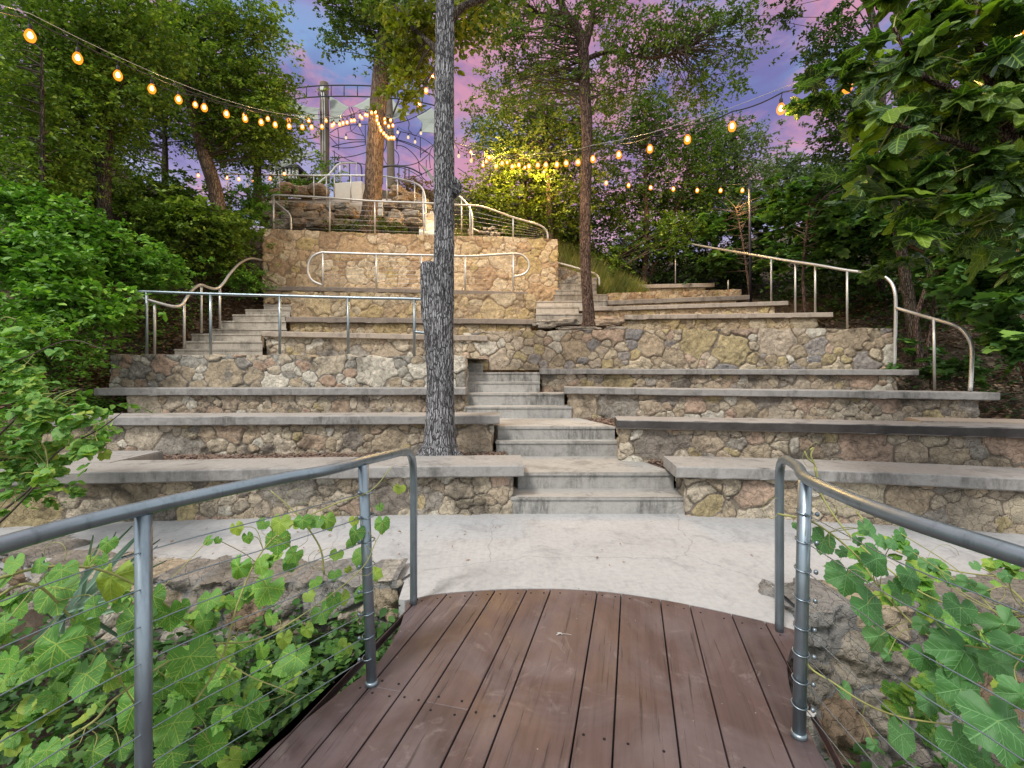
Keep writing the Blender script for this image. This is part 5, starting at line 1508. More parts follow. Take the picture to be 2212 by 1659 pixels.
RL = [c3(*q) for q in [(910, 195, 180), (1060, 430, 240), (1220, 620, 290), (1290, 820, 240), (1040, 260, 80), (1270, 320, 230), (1480, 430, 200), (1420, 150, 100), (1490, 270, 100), (1560, 960, 200), (1820, 930, 350), (2100, 750, 250),
      (1890, 780, 160), (2170, 890, 250), (1050, 1160, 120), (1420, 1470, 250), (1780, 1520, 270), (2060, 1400, 400), (2190, 1200, 220), (1800, 1180, 320), (1690, 760, 90), (1640, 350, 90), (1200, 110, 150), (1290, 190, 110), (1800, 640, 230),
      (1970, 520, 110), (2110, 420, 90), (1900, 350, 70), (1250, 1520, 100), (1340, 930, 90), (1180, 120, 90), (1140, 190, 80), (1360, 210, 80), (1590, 340, 100), (1740, 440, 110), (1850, 470, 120), (1420, 560, 130), (1380, 480, 90), (1640, 640, 110), (1560, 740, 110),
      (2050, 1000, 200), (1690, 1080, 150), (730, 90, 50), (860, 120, 40), (1600, 1250, 170), (2180, 1560, 160), (1950, 1620, 170)]]
def YR(x): return float(np.interp(x, [1700, 1760, 1950, 2212], [1.80, 1.72, 1.38, 1.06])) + .03
rst = [[P(1735, 1395, 1.78), P(1748, 1440, 1.77), P(1800, 1475, 1.70), P(1870, 1520, 1.6), P(1950, 1550, 1.45), P(2090, 1570, 1.3), P(2230, 1590, 1.15)],
       [P(1680, 1110, 1.9), P(1760, 1130, 1.8), P(1850, 1200, 1.75), P(1900, 1270, 1.6), P(2000, 1370, 1.45), P(2120, 1400, 1.25), P(2230, 1420, 1.1)],
       [P(1760, 1010, 1.95), P(1775, 1070, 1.95), P(1830, 1150, 1.85), P(1920, 1230, 1.7), P(2010, 1290, 1.6), P(2140, 1330, 1.35), P(2240, 1330, 1.2)],
       [P(1850, 1105, 2.2), P(1920, 1180, 2.0), P(2050, 1230, 1.8), P(2200, 1250, 1.6)]]
vine("grape_vine", "grapevine with large dull green leaves on the right deck railing", "vine", RL, YR, 15, ML_vined, ML_vine, (1.5, 1.6, -1.2), rst,
     ([E(1960, 1230, 2.0, 110, 60), E(2080, 1290, 1.7, 120, 70), E(2120, 1430, 1.5, 110, 110), E(2050, 1600, 1.6, 120, 60), E(1870, 1190, 2.2, 80, 35), E(2150, 1200, 2.3, 90, 30), E(2010, 1480, 1.8, 120, 90)], 210, .046))
# tendril sprig standing above right rail
mb = MB()
for q in ([P(1770, 1060, 2.2), P(1762, 1010, 2.2), P(1752, 985, 2.2), P(1757, 968, 2.2), P(1750, 972, 2.2)], [P(1757, 1000, 2.2), P(1745, 990, 2.2), P(1738, 975, 2.2)]):
    mb.tube(catmull(q, 5), .004, 5)
o = mb.build("vine_shoot", M_stem); tag(o, "pale green vine tip poking up above the right handrail", "vine shoot")

# undergrowth below the deck, stuff
def undergrowth():
    r = np.random.default_rng(77)
    def patch(name, n, x0, x1, y0, y1, zf, size, mat, label, tpl=TO, up=1.0):
        pos = np.stack([r.uniform(x0, x1, n), r.uniform(y0, y1, n), np.zeros(n)], 1)
        pos[:, 2] = zf(pos[:, 0], pos[:, 1]) + r.random(n) ** 2 * .35
        o = leaves_mesh(name, tpl, pos, leaf_frames(r, n, up), size * r.uniform(.5, 1.3, n), mat, None)
        o["kind"] = "stuff"; o["label"] = label
    patch("ground_cover", 9000, -4.0, -.66, 1.2, 2.95, lambda x, y: -1.2 + .45 * (y - 1.2), .075, ML_under, "low dark leaves growing under the deck at the left")
    patch("ground_cover", 2200, -1.6, -.66, 1.9, 2.95, lambda x, y: -.62 + .2 * (y - 1.9), .065, ML_under, "low leaves against the left side of the deck")
    patch("ground_cover", 3000, 1.3, 3.8, 1.3, 2.6, lambda x, y: -1.1 + .1 * (y - 1.3), .08, ML_under, "low dark leaves growing under the deck at the right")
    patch("ground_cover", 8000, -10, -6.9, 6.6, 12.5, gz, .08, ML_shrub, "low green plants on the left bank")
    patch("ground_cover", 2600, -6.9, -6.2, 4.0, 7.4, lambda x, y: gz(x, y) + .1, .08, ML_shrub, "low plants at the left ends of the benches")
    patch("ground_cover", 6000, 7.2, 13, 6, 14, gz, .10, ML_dark, "dark low plants under the figs")
    # grass on the slope
    n = 30000
    x = np.concatenate([r.uniform(-6.2, 1.2, n // 3), r.uniform(1.0, 3.9, n - n // 3)]); y = np.concatenate([r.uniform(12.9, 15.5, n // 3), r.uniform(13.35, 15.6, n - n // 3)])
    keep = (fbm(np.stack([x * 1.6, y * 1.6, x * 0], 1), 4, 2) > -.05) | (x > 1.0)
    x, y = x[keep], y[keep]; n = len(x)
    z = gz(x, y)
    h = r.uniform(.12, .52, n); a = r.uniform(0, 6.28, n); w = .010
    tip = np.stack([x + np.cos(a) * h * .45, y + np.sin(a) * h * .45, z + h], 1)
    b1 = np.stack([x - np.sin(a + 1) * w, y + np.cos(a + 1) * w, z - .03], 1); b2 = np.stack([x + np.sin(a + 1) * w, y - np.cos(a + 1) * w, z - .03], 1)
    V = np.stack([b1, b2, tip], 1).reshape(-1, 3)
    o = mesh_obj("grass", V, np.arange(n * 3).reshape(n, 3), ML_grass)
    o["kind"] = "stuff"; o["label"] = "long green and straw-coloured grass on the slope above the walls"
undergrowth()

def yucca():
    r = np.random.default_rng(4)
    t = thing("yucca", "spiky yucca with long blue-green blades under the left handrail", "plant", tuple(P(160, 1420, 1.95)))
    mb = MB()
    c = P(150, 1330, 1.95)
    tips = [(330, 1110), (345, 1150), (310, 1130), (285, 1120), (250, 1135), (220, 1150), (360, 1195), (355, 1250), (190, 1200), (90, 1180), (300, 1290), (60, 1480), (130, 1500), (230, 1440), (340, 1165), (200, 1140), (30, 1420), (310, 1400)]
    for x, y in tips:
        tip = P(x, y, 1.95 + r.uniform(-.25, .35))
        base = c + Vector((r.normal() * .03, r.normal() * .03, r.normal() * .03))
        ax = tip - base; side = ax.cross(Vector((0, -1, .3))).normalized()
        n = 7; b = len(mb.v)
        for i in range(n + 1):
            f = i / n; w = .014 * (1 - f) ** .6 * min(1, .5 + f * 3)
            p = base + ax * f + Vector((0, 0, -.03 * f * f))
            mb.v += [tuple(p - side * w), tuple(p + Vector((0, .006, -.004))), tuple(p + side * w)]
        for i in range(n):
            k = b + i * 3
            mb.f += [(k, k + 1, k + 4, k + 3), (k + 1, k + 2, k + 5, k + 4)]
    mb.build("blades", ML_yucca, t, False)
yucca()

# ------------------------------------------------------------------ rocks
def rock(c, sx, sy, sz, seed, label, mat=None, group=None, flat=1.0, rz=0):
    bm = bmesh.new(); bmesh.ops.create_icosphere(bm, subdivisions=4, radius=1)
    pts = np.array([v.co[:] for v in bm.verts])
    q = np.sign(pts) * np.abs(pts) ** .62
    n1 = fbm(pts * 1.5 + seed, seed, 4); n2 = fbm(pts * np.array([1.5, 1.5, 7]) + seed * 3, seed + 2, 3)
    k = 1 + .28 * n1 + .07 * n2
    q = q * k[:, None] * np.array([sx, sy, sz])
    cs, sn = math.cos(rz), math.sin(rz)
    V = np.stack([q[:, 0] * cs - q[:, 1] * sn + c[0], q[:, 0] * sn + q[:, 1] * cs + c[1], q[:, 2] + c[2]], 1)
    for v, p in zip(bm.verts, V): v.co = p
    me = bpy.data.meshes.new("boulder"); bm.to_mesh(me); bm.free()
    me.polygons.foreach_set("use_smooth", np.ones(len(me.polygons), dtype=bool))
    me.materials.append(mat or M_rock)
    o = bpy.data.objects.new("boulder", me); link(o); tag(o, label, "rock", group)
def mat_rock(name, a, b, dk):
    k = NT(name)
    c = k.mix(k.noise(2.2, 6, .65), a, b)
    c = k.mix(k.ramp(k.noise(7, 8, .7, .5, k.coords((1, 1, 3))), [(.48, 0), (.62, .8)]), c, dk)
    c = k.mix(.6, c, k.ramp(k.noise(40, 5, .7), [(.3, .65), (.6, 1.15)]), 'MULTIPLY')
    return k.done(k.bsdf(c, .93, 0, k.bump(k.noise(12, 9, .72, .3, k.coords((1, 1, 2.5))), 1.0, .06), .12))
M_rock = mat_rock("limestone_boulder", (.52, .41, .30), (.40, .30, .21), (.14, .10, .07))
M_rockp = mat_rock("pale_limestone_boulder", (.46, .42, .36), (.34, .30, .25), (.12, .10, .08))
rock(P(1178, 701, 9.4), .24, .22, .085, 1, "flat pale rock at the left foot of the slender trunk", M_rockp)
rock(P(1225, 697, 9.3), .22, .20, .07, 2, "flat pale rock just left of the slender trunk", M_rockp)
rock(P(1310, 698, 9.7), .32, .25, .11, 3, "flat brown rock right of the slender trunk", M_rock)
rock(P(1250, 711, 9.1), .40, .16, .045, 4, "thin pale rock ledge in front of the slender trunk", M_rockp)
rock(P(1330, 710, 9.1), .20, .14, .04, 5, "small pale rock at the right foot of the slender trunk", M_rockp)
# rubble hillside above the tan wall
r = random.Random(5)
posn = []
kk = 0
WORDS = {0: "lowest", 1: "second", 2: "third", 3: "upper"}
for row, (y, Y) in enumerate(((486, 13.4), (468, 13.75), (449, 14.2))):
    x = 585 + row * 7
    while x < 905:
        w = r.uniform(18, 46)
        if not (775 < x + w / 2 < 822 and row < 3):
            grp = "rubble boulders on the slope above the tan wall"
            side = "left of" if x < 780 else "right of"
            rock(P(x + w / 2, y + r.uniform(-5, 4), Y + r.uniform(-.15, .15)), w / 2000 * Y * 1.0, .24, r.uniform(.09, .17), 10 + kk,
                 f"rough brown limestone boulder on the slope above the tan wall, {side} the leaning trunk", M_rock if r.random() < .7 else M_rockp, grp + (" left" if x < 780 else " right"), rz=r.uniform(-.3, .3))
            kk += 1
        x += w * .92
for x, y, w in ((620, 408, 30), (655, 412, 26), (690, 408, 30), (600, 415, 24), (860, 415, 34), (890, 425, 30), (910, 440, 28), (868, 432, 30)):
    rock(P(x, y + 3, 15.7), w / 2000 * 15.7 * 1.2, .3, .16, 60 + kk, "weathered boulder behind the upper walkway railing, " + ("left of" if x < 780 else "right of") + " the leaning trunk", M_rock, "boulders behind the walkway " + ("left" if x < 780 else "right")); kk += 1
# small stones on path right of trunk
for k_ in range(14):
    x = r.uniform(1000, 1090); y = r.uniform(492, 508)
    rock(P(x, y, 13.5), .06, .06, .04, 100 + k_, "small round stone in the heap above the right half of the tan wall", M_rockp, "small stones in the heap")

# walkway and hilltop blocks
def quadprism(name, label, cat, px, z_thick, mat):
    w = [P(*p) for p in px]
    o = prism(name, [(p.x, p.y) for p in w], min(p.z for p in w) - z_thick, [p.z for p in w], mat, None, .015, 1)
    if cat: tag(o, label, cat)
    else: o["kind"] = "structure"
    return o
quadprism("walkway", "", None, [(560, 438, 15.0), (905, 443, 14.8), (905, 430, 16.2), (560, 427, 16.2)], .25, M_slabw)
o = quadprism("path", "", None, [(905, 500, 13.3), (960, 508, 13.3), (935, 455, 15.0), (905, 452, 15.0)], .2, M_white)
t = thing("concrete_steps", "whitish concrete steps and cheek wall on the hilltop behind the railing", "steps", tuple(P(757, 436, 15.9)))
for i in range(5):
    a = P(723 + i * 1.5, 434 - i * 9, 15.9 + i * .32); b = P(791, 434 - i * 9, 15.9 + i * .32)
    prism("step", [(a.x, a.y), (b.x, b.y), (b.x, b.y + .5), (a.x, a.y + .5)], a.z - .4, a.z, M_white, t, .01, 1)
a = P(722, 392, 15.8)
prism("cheek_wall", [(a.x, a.y), (a.x + .95, a.y), (a.x + .95, a.y + .2), (a.x, a.y + .2)], a.z - .95, [a.z - .05, a.z + .02, a.z + .02, a.z - .05], M_white, t, .02, 1)

# ------------------------------------------------------------------ shade structure on the hilltop
def z4(x, y): return ((900 + x / 2.6333) / 1.736, (250 + y / 2.6333) / 1.736)
YS = 19.0
def Q4(x, y, Y=YS): return P(*z4(x, y), Y)
t = thing("wooden_pole", "thick weathered wooden pole carrying the steel ring truss, left of the leaning trunk", "pole", tuple(Q4(838, 1100)))
trunk_mesh("pole", [Q4(838, 1140), Q4(838, 850), Q4(835, 500), Q4(832, 170)], [.18, .178, .172, .165], M_tanpole, t, 7, 32, .15, .012, 10)
MB().lathe(tuple(Q4(832, 170)), [(.165, -.05), (.165, .03), (.11, .06)], 24).build("cap", M_tanpole, t)
for dx in (-18, 2):
    MB().tube([Q4(838 + dx, 1060, YS - .20), Q4(836 + dx, 700, YS - .195), Q4(830 + dx, 330, YS - .19), Q4(822 + dx, 250, YS - .185)], .020, 8).build("conduit", M_box, t)
MB().box(Q4(812, 215, YS - .2), (.14, .1, .18)).build("junction_box", M_box, t, False)
for y in (300, 620, 950):
    c = Q4(836, y)
    MB().lathe(tuple(c), [(.187, -.02), (.187, .02)], 28).build("band", M_rust, t)
t = thing("wooden_pole", "second wooden pole of the shade structure, just right of the leaning trunk", "pole", tuple(Q4(1494, 1170)))
trunk_mesh("pole", [Q4(1494, 1200), Q4(1488, 900), Q4(1480, 600), Q4(1468, 300), Q4(1462, 190)], [.15, .145, .14, .135, .13], M_tanpole, t, 17, 28, .15, .02, 10)
for q in ([Q4(1475, 520), Q4(1510, 470), Q4(1535, 410), Q4(1560, 350), Q4(1580, 305), Q4(1640, 295)], [Q4(1472, 420), Q4(1490, 340), Q4(1500, 250), Q4(1490, 170), Q4(1495, 110)]):
    MB().tube(catmull(q, 4), .035, 6).build("bare_branch", M_twig, t)
# ring truss
t = thing("ring_truss", "arched dark steel ladder truss joining the wooden poles against the sky", "steel truss", tuple(Q4(1000, 300)))
top = [(380, 250), (490, 220), (640, 200), (780, 188), (900, 184), (1040, 183), (1180, 185), (1310, 191), (1470, 207), (1600, 222), (1740, 243), (1900, 275), (2050, 315)]
bot = [(370, 350), (460, 333), (620, 308), (790, 296), (900, 293), (1040, 292), (1180, 294), (1300, 299), (1470, 310), (1600, 322), (1740, 342), (1900, 378), (2050, 420)]
def yy(i, n): return YS - .6 + 2.4 * ((i / (n - 1) - .42) ** 2)
MB().tube(catmull([Q4(*p, yy(i, len(top))) for i, p in enumerate(top)], 5), .026, 8).build("chord", M_rust, t)
MB().tube(catmull([Q4(*p, yy(i, len(bot))) for i, p in enumerate(bot)], 5), .026, 8).build("chord", M_rust, t)
tx = [p[0] for p in top]; ty = [p[1] for p in top]; bx = [p[0] for p in bot]; by = [p[1] for p in bot]
for x in (430, 542, 657, 780, 900, 1028, 1160, 1298, 1430, 1553, 1680, 1800, 1930):
    f = np.interp(x, tx, np.linspace(0, 1, len(tx)))
    Yx = YS - .6 + 2.4 * ((f - .42) ** 2)
    MB().tube([Q4(x, np.interp(x, tx, ty), Yx), Q4(x, np.interp(x, bx, by), Yx)], .019, 6).build("rung", M_rust, t)
# shade sails
def sail(label, pts, Ys, seed, sag=.35):
    """pts: outline in zoom-4 pixels; builds a double-curved thin fabric with thickness"""
    w = [Q4(p[0], p[1], Y) for p, Y in zip(pts, Ys)]
    c = sum(w, Vector()) / len(w)
    n = len(w); K = 9; seg = 8
    ring = []
    for i in range(n):
        a, b = w[i], w[(i + 1) % n]
        for k in range(seg):
            f = k / seg; ring.append(a.lerp(b, f).lerp(c, .22 * math.sin(math.pi * f) * min(1, (b - a).length / 3)))
    V = [tuple(c + Vector((0, 0, -sag)))]
    m = len(ring)
    for j in range(1, K + 1):
        f = j / K
        for p in ring:
            q = c.lerp(p, f); q.z -= sag * (1 - f * f)
            V.append(tuple(q))
    Fc = [(0, 1 + i, 1 + (i + 1) % m) for i in range(m)]
    for j in range(K - 1):
        for i in range(m):
            a = 1 + j * m + i; b = 1 + j * m + (i + 1) % m
            Fc.append((a, a + m, b + m, b))
    o = mesh_obj("shade_sail", V, Fc, M_sail, None, True)
    md = o.modifiers.new("thick", 'SOLIDIFY'); md.thickness = .012
    tag(o, label, "shade sail", "shade sails on the hilltop")
sail("grey-green shade sail left of the thick wooden pole", [(430, 290), (520, 330), (660, 395), (790, 410), (790, 545), (600, 520), (450, 430)], [19.5, 19.5, 19, 18.8, 18.2, 18.6, 19], 1, .15)
sail("grey-green shade sail between the two wooden poles, peaking beside the thick one", [(880, 290), (960, 330), (1080, 400), (1010, 470), (990, 570), (880, 545)], [19.6, 19.4, 19, 18.6, 18.4, 18.6], 2, .12)
sail("grey-green shade sail behind the leaning trunk, drooping in a wide peak", [(1110, 395), (1290, 290), (1420, 300), (1520, 330), (1690, 480), (1520, 525), (1290, 470), (1180, 420)], [19.5, 20.2, 20.4, 20.4, 19.4, 18.8, 18.6, 19], 3, .12)
sail("grey-green shade sail with a row of small holes, left of the big grey trunk", [(1740, 495), (1890, 410), (1960, 470), (1990, 560), (1940, 665), (1790, 650), (1800, 560)], [19.4, 19.8, 19.6, 19.2, 18.8, 18.8, 19.1], 4, .1)
sail("low dark-edged shade sail at the left of the thick pole", [(290, 1020), (480, 880), (790, 815), (640, 900), (520, 960), (390, 1010)], [19.5, 19.3, 18.9, 19, 19.2, 19.4], 5, .05)
sail("small folded shade sail tip left of the big grey trunk, low", [(1790, 960), (1850, 1010), (1900, 1080), (1940, 1190), (1870, 1090)], [19.2] * 5, 6, .03)
# web of curved rods
t = thing("steel_sculpture", "web of thin curved dark steel rods arching over the hilltop terrace", "steel framework", tuple(Q4(1100, 1100)))
ROD = [[(885, 655), (960, 610), (1060, 580), (1160, 572), (1240, 568), (1280, 570)], [(965, 610), (975, 700), (975, 820)], [(1075, 400), (1100, 470), (1160, 570), (1210, 660), (1237, 715), (1237, 775)],
       [(885, 670), (960, 700), (1080, 720), (1237, 722)], [(905, 790), (1000, 765), (1120, 745), (1235, 742)], [(905, 790), (1010, 803), (1120, 795), (1237, 772)], [(1237, 568), (1237, 775)],
       [(885, 690), (930, 740), (975, 785)], [(910, 830), (990, 880), (1080, 925), (1180, 955), (1300, 975)], [(930, 830), (935, 950), (935, 1080)], [(890, 895), (1010, 897), (1130, 880), (1250, 845)],
       [(1095, 580), (1090, 610), (1110, 645), (1160, 665), (1215, 680)], [(1100, 400), (1120, 450), (1125, 490), (1105, 560)], [(650, 715), (720, 705), (785, 690)], [(640, 740), (720, 750), (790, 765)], [(640, 775), (720, 800), (785, 840)],
       [(560, 940), (660, 905), (785, 850)], [(640, 920), (710, 915), (790, 895)], [(560, 505), (640, 545), (720, 580), (790, 620)], [(1400, 690), (1440, 720), (1440, 790), (1410, 850), (1395, 900)],
       [(1510, 690), (1560, 720), (1660, 750), (1780, 800), (1880, 870), (1925, 920)], [(1540, 775), (1620, 790), (1700, 850), (1760, 930), (1770, 1010), (1800, 1090), (1910, 1185)], [(1580, 640), (1690, 665), (1800, 705), (1880, 755), (1925, 800)],
       [(1520, 560), (1620, 540), (1720, 500), (1830, 440), (1890, 400)], [(1640, 495), (1670, 560), (1665, 620), (1700, 660)], [(1735, 490), (1790, 520), (1800, 600), (1790, 650)], [(1780, 700), (1783, 900)], [(1548, 700), (1548, 815)],
       [(1840, 920), (1838, 1080)], [(1780, 870), (1830, 830), (1925, 760)], [(1520, 815), (1560, 860), (1570, 920), (1555, 975)], [(1530, 970), (1650, 975), (1770, 940), (1880, 850)], [(1620, 1090), (1750, 1080), (1900, 1010)],
       [(1390, 1000), (1480, 990), (1600, 1000), (1720, 1050), (1800, 1110)], [(1410, 760), (1400, 830), (1430, 930), (1450, 960)], [(1280, 575), (1400, 585), (1500, 570)], [(1590, 640), (1560, 700), (1550, 770)], [(1420, 700), (1560, 730), (1700, 780), (1850, 850)],
       [(1910, 780), (1880, 830), (1870, 900), (1880, 1000)], [(1930, 1100), (1850, 1050), (1760, 940)], [(885, 545), (970, 565), (1080, 570)], [(400, 740), (520, 735), (640, 745)], [(2150, 1000), (2230, 1060), (2300, 1150)]]
rr_ = random.Random(2)
for q in ROD:
    y0, y1 = YS + rr_.uniform(-.8, 1.5), YS + rr_.uniform(-.8, 1.5)
    n = len(q)
    MB().tube(catmull([Q4(p[0], p[1], y0 + (y1 - y0) * i / max(1, n - 1)) for i, p in enumerate(q)], 5), .016, 6).build("rod", M_rust, t)
# low canopy building left
t = thing("pavilion", "low dark roofed pavilion with pale posts far behind the upper railing at the left", "pavilion", tuple(Q4(470, 1060, 21)))
a, b = Q4(330, 1018, 21), Q4(620, 1018, 21)
prism("roof", [(a.x, 20.6), (b.x, 20.6), (b.x, 23), (a.x, 23)], a.z - .08, a.z + .05, M_dark, t, .01, 1)
for i in range(8):
    f = (i + .3) / 8; x = a.x + (b.x - a.x) * f
    MB().box((x, 20.7, a.z - .30), (.09, .09, .46)).build("post", M_box, t, False)
prism("back_wall", [(a.x, 22.8), (b.x, 22.8), (b.x, 22.9), (a.x, 22.9)], a.z - .6, a.z - .08, M_tanpole, t, 0)
# scrub on crest
tree("shrub", "low scrubby plants on the crest behind the upper railing, left of the pale steps", [], [E(660, 392, 17, 50, 14), E(715, 375, 17.2, 30, 25), E(600, 392, 17, 30, 12), E(690, 350, 18.2, 30, 25, None, .5)], 2600, .09, ML_left, MB_dark, 140, cat="shrub", sig=.12, ntw=20)
tree("shrub", "dry grassy hummock on the crest right of the leaning trunk", [], [E(880, 400, 16.6, 35, 14), E(915, 408, 16.5, 25, 14)], 2400, .08, mat_leaf("dry_grass_leaf", [(.20, .14, .08), (.28, .19, .11), (.16, .13, .06)], .3), MB_dark, 141, cat="shrub", sig=.10, ntw=10)
tree("shrub", "weedy green clump at the foot of the leaning trunk", [], [E(770, 488, 13.1, 45, 16), E(840, 490, 13.1, 45, 14), E(730, 492, 13.0, 30, 10)], 2600, .06, ML_olive, MB_dark, 142, cat="shrub", sig=.09, ntw=10)
tree("shrub", "sunlit weeds at the right end of the tan wall's top", [], [E(1240, 545, 14.3, 45, 22), E(1300, 570, 14.4, 40, 18), E(1120, 500, 14, 50, 14)], 3600, .07, ML_olive, MB_dark, 143, cat="shrub", sig=.10, ntw=10)

# ------------------------------------------------------------------ pole and string lights
t = thing("light_pole", "tall thin dark steel pole on the right holding the end of a string of lights", "pole", tuple(P(1622, 655, 12.3)))
MB().tube([P(1622, 660, 12.3), P(1620, 520, 12.3), P(1618.5, 389, 12.3)], .034, 12).build("pole", M_dark, t)
MB().lathe(tuple(P(1618.5, 389, 12.3)), [(.036, -.02), (.04, 0), (.03, .03)], 12).build("cap", M_dark, t)
MB().tube([P(1618.5, 396, 12.3) + Vector((-.03, -.03, 0)), P(1614, 396, 12.3)], .01, 6).build("hook", M_dark, t)

k = NT("lit_bulb_glass")
em = k.n("ShaderNodeEmission"); em.inputs[0].default_value = (1.0, .27, .02, 1); em.inputs[1].default_value = 2.2
tr = k.n("ShaderNodeBsdfTransparent"); mx = k.n("ShaderNodeMixShader"); mx.inputs[0].default_value = .6
k.L(tr.outputs[0], mx.inputs[1]); k.L(em.outputs[0], mx.inputs[2])
M_bulb = k.done(mx.outputs[0])
k = NT("hot_filament")
em = k.n("ShaderNodeEmission"); em.inputs[0].default_value = (1.0, .74, .36, 1); em.inputs[1].default_value = 14.0
M_fil = k.done(em.outputs[0])
k = NT("dim_bulb_glass")
em = k.n("ShaderNodeEmission"); em.inputs[0].default_value = (1.0, .72, .42, 1); em.inputs[1].default_value = 1.2
M_bulbd = k.done(em.outputs[0])

def light_string(label, pts, sag=.04, scale=1.0, lamp=0.0, dim=False, every=3, ext=None, double=False, more=()):
    """pts: [(x, y, Y)] of bulbs in order"""
    w = [P(*p) for p in pts]
    t = thing("string_lights", label, "string lights", tuple(w[0] + Vector((0, 0, .15))), "strings of warm bulbs")
    hang = .13 * scale
    cab = [p + Vector((0, 0, hang)) for p in w]
    if ext: cab = [P(*ext[0]) if ext[0] else cab[0]] * (1 if ext[0] else 0) + cab + ([P(*ext[1])] if ext[1] else [])
    path = []
    for a, b in zip(cab[:-1], cab[1:]):
        for i in range(5):
            f = i / 5; q = a.lerp(b, f); q.z -= sag * 4 * f * (1 - f) * min(1, (b - a).length)
            path.append(q)
    path.append(cab[-1])
    MB().tube(path, .007, 5).build("cable", M_rub, t)
    if double:
        MB().tube([p + Vector((0, .01, .05)) for p in cab], .0035, 4).build("support_wire", M_steelf, t)
    r = random.Random(len(pts))
    for i, p in enumerate(w):
        s_ = scale
        tl = Vector((r.uniform(-.02, .02), 0, 0))
        bz = p + tl
        prof = [(.006, -.062), (.020, -.055), (.029, -.040), (.032, -.022), (.028, -.002), (.018, .018), (.013, .028)]
        s_ = s_ * (1.0 if dim else .82); g_ = s_ * (1.0 if dim else 1.5)
        bulb = MB().lathe(tuple(bz), [(a * g_, b * g_ * (1 if b < 0 else .8)) for a, b in prof], 10).build("bulb", M_bulbd if dim else M_bulb, t)
        if not dim: MB().lathe((bz.x, bz.y, bz.z - .01 * s_), [(a * s_ * .72, b * s_ * .72) for a, b in prof], 8).build("filament", M_fil, bulb)
        sk = MB().lathe((bz.x, bz.y, bz.z + .026 * s_), [(.015 * s_, 0), (.019 * s_, .01 * s_), (.019 * s_, .055 * s_), (.010 * s_, .07 * s_)], 8)
        sk.tube([bz + Vector((0, 0, .09 * s_)), p + Vector((0, 0, hang))], .005, 5)
        sk.build("socket", M_rub, bulb)
        if lamp and (i % every == 0 or i in more):
            ld = bpy.data.lights.new("bulb_glow", 'POINT'); ld.energy = lamp if Vector(p).y > 6 else min(lamp, 16.0); ld.color = (1.0, .58, .18); ld.shadow_soft_size = .05
            lo = bpy.data.objects.new("bulb_glow", ld); lo.location = bz + Vector((0, -.02, -.09 * s_)); link(lo, t)
    return t
def q1(x, y): return (x / 3.0, y / 3.0)
# A
A = []
for i in range(22):
    t_ = i * .05
    X = -4.7 + .5 * t_; Y = 4.5 + 9.5 * t_; z = 4.7 + 4.6 * t_ - 2.6 * t_ * (1 - t_)
    if t_ > .97: break
    A.append((1106 + X / Y * 1000, HZ - (z - EYE) / Y * 1000, Y))
light_string("long string of warm bulbs running from the upper left corner to the leaning trunk", A, .03, 1.15, 22.0, False, 4, ((-60, 5, 4.0), (806, 232, 13.1)), True)
Bp = [(422, 223), (528, 247), (577, 254), (624, 257), (667, 258), (704, 258), (722, 266), (741, 264), (759, 259), (777, 249), (791, 246)]
light_string("second string of warm bulbs just above the first, crossing the thick wooden pole", [(x, y, 8.5 + (x - 422) / 369 * 4.6) for x, y in Bp], .05, 1.15, 0, False, 3, ((330, 180, 7.4), (806, 236, 13.0)))
Cp = [(1300, 445), (1335, 440), (1350, 485), (1358, 520), (1375, 555), (1385, 590), (1395, 620), (1415, 650), (1440, 675), (1465, 695), (1495, 692), (1517, 695)]
light_string("bunched string of bulbs drooping beside the leaning trunk", [(*z4(a, b), 12.9) for a, b in Cp], 0, 1.2, 5.0, False, 6)
Cp = [(1385, 485), (1425, 510), (1432, 545), (1490, 520), (1475, 580), (1507, 572)]
light_string("short tangle of bulbs right of the leaning trunk", [(*z4(a, b), 13.2) for a, b in Cp], 0, 1.15, 0)
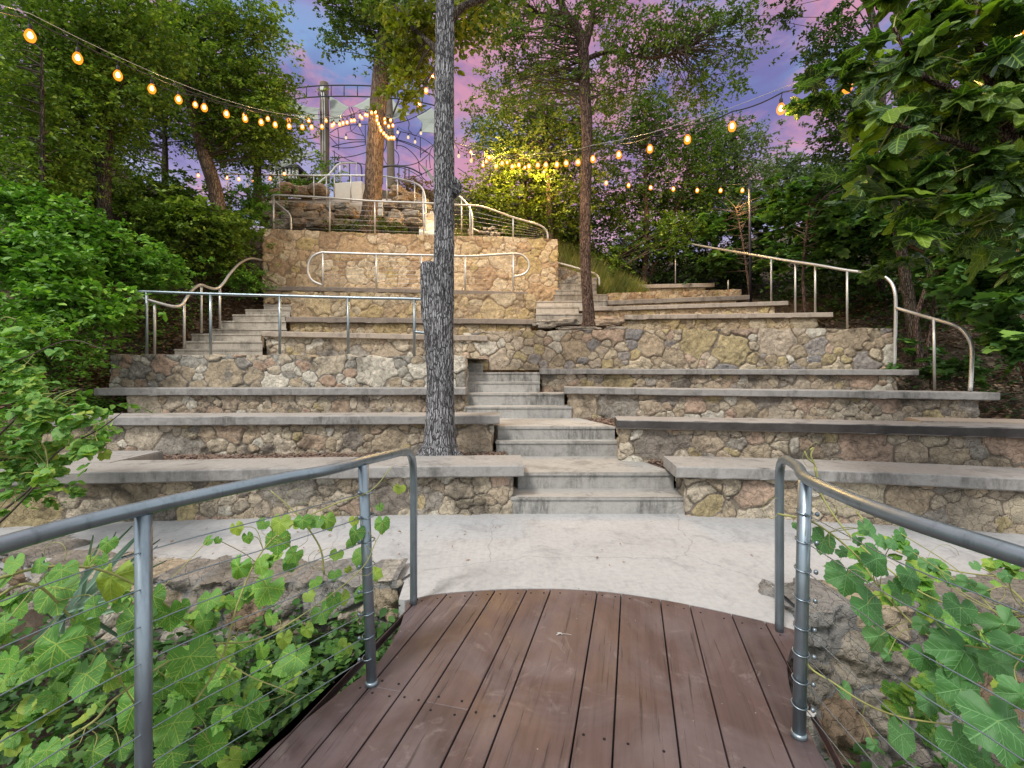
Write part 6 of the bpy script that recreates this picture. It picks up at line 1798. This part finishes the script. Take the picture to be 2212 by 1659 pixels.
# D
def DY(x):
    r_ = (x - 1106) / 1000.0
    t_ = (11 * r_ + 1.0) / (4.63 + 7.7 * r_)
    return 11 - 7.7 * t_
c22 = lambda x, y: ((1280 + x / 1.728) / 1.736, y / 3.0)
c33 = lambda x, y: ((2560 + x / 1.728) / 1.736, y / 3.0)
D = [c22(*q) for q in [(953, 1015), (1000, 1070), (1038, 1050), (1102, 1072), (1153, 1062), (1214, 1070), (1268, 1062), (1320, 1060), (1395, 1058), (1462, 1048), (1535, 1042), (1622, 1020), (1805, 992), (2003, 952)]] + [c33(*q) for q in [(22, 890), (322, 805), (645, 690), (1072, 545)]]
D += [(2010, 128), (2200, 66)]
light_string("long string of warm bulbs swinging from the middle towards the upper right corner", [(x, y, DY(x)) for x, y in D], .05, 1.1, 70.0, False, 4, ((985, 310, 11.3), (2300, 20, 3.0)), True, (19,))
Dp = [c22(*q) for q in [(840, 980), (847, 1030), (938, 1040), (922, 1065), (1074, 1048), (1190, 1080), (1316, 1110)]]
light_string("lower short string of bulbs behind the long right one", [(x, y, 13.1) for x, y in Dp], .05, 1.15, 230.0, False, 2, ((975, 305, 12.8), None))
Ep = [(1310, 393), (1359, 398), (1405, 403), (1456, 406), (1506, 409), (1557, 409), (1605, 409)]
light_string("level string of seven bulbs ending at the dark steel pole", [(x, y, 12.3) for x, y in Ep], .05, 1.25, 90.0, False, 3, ((1262, 380, 12.3), (1616, 396, 12.28)))
Fp = [(300, 380), (427, 377), (465, 380), (490, 382), (517, 385), (547, 387), (582, 383), (615, 373)]
light_string("low string of bulbs strung along the upper walkway railing at the left", [(x, y, 15.0) for x, y in Fp], .05, 1.3, 3.0, False, 4)
Gp = [(1545, 545), (1605, 575), (1665, 500), (1660, 690), (1730, 730), (1790, 650)]
light_string("unlit-looking pale bulbs dangling under the shade structure", [(*z4(a, b), 17.5) for a, b in [(1020, 545), (1100, 520), (1185, 570), (1050, 695)]], .2, 1.4, 0, True)
light_string("pale dim bulbs hanging between the second wooden pole and the big trunk", [(*z4(a, b), 16.5) for a, b in [(1560, 640), (1665, 690), (1730, 735), (1790, 650)]], .1, 1.4, 0, True)
light_string("pale dim bulbs emerging right of the big grey trunk", [(*c22(730, 945), 12.0), (*c22(760, 1005), 12.0), (*c22(842, 1035), 11.8)], .1, 1.2, 0, True)
light_string("three warm bulbs glowing behind the yellow leaves left of the big trunk", [(936, 164, 6.6), (920, 193, 6.8), (906, 223, 7.0)], .05, .9, 2.5, False, 2)
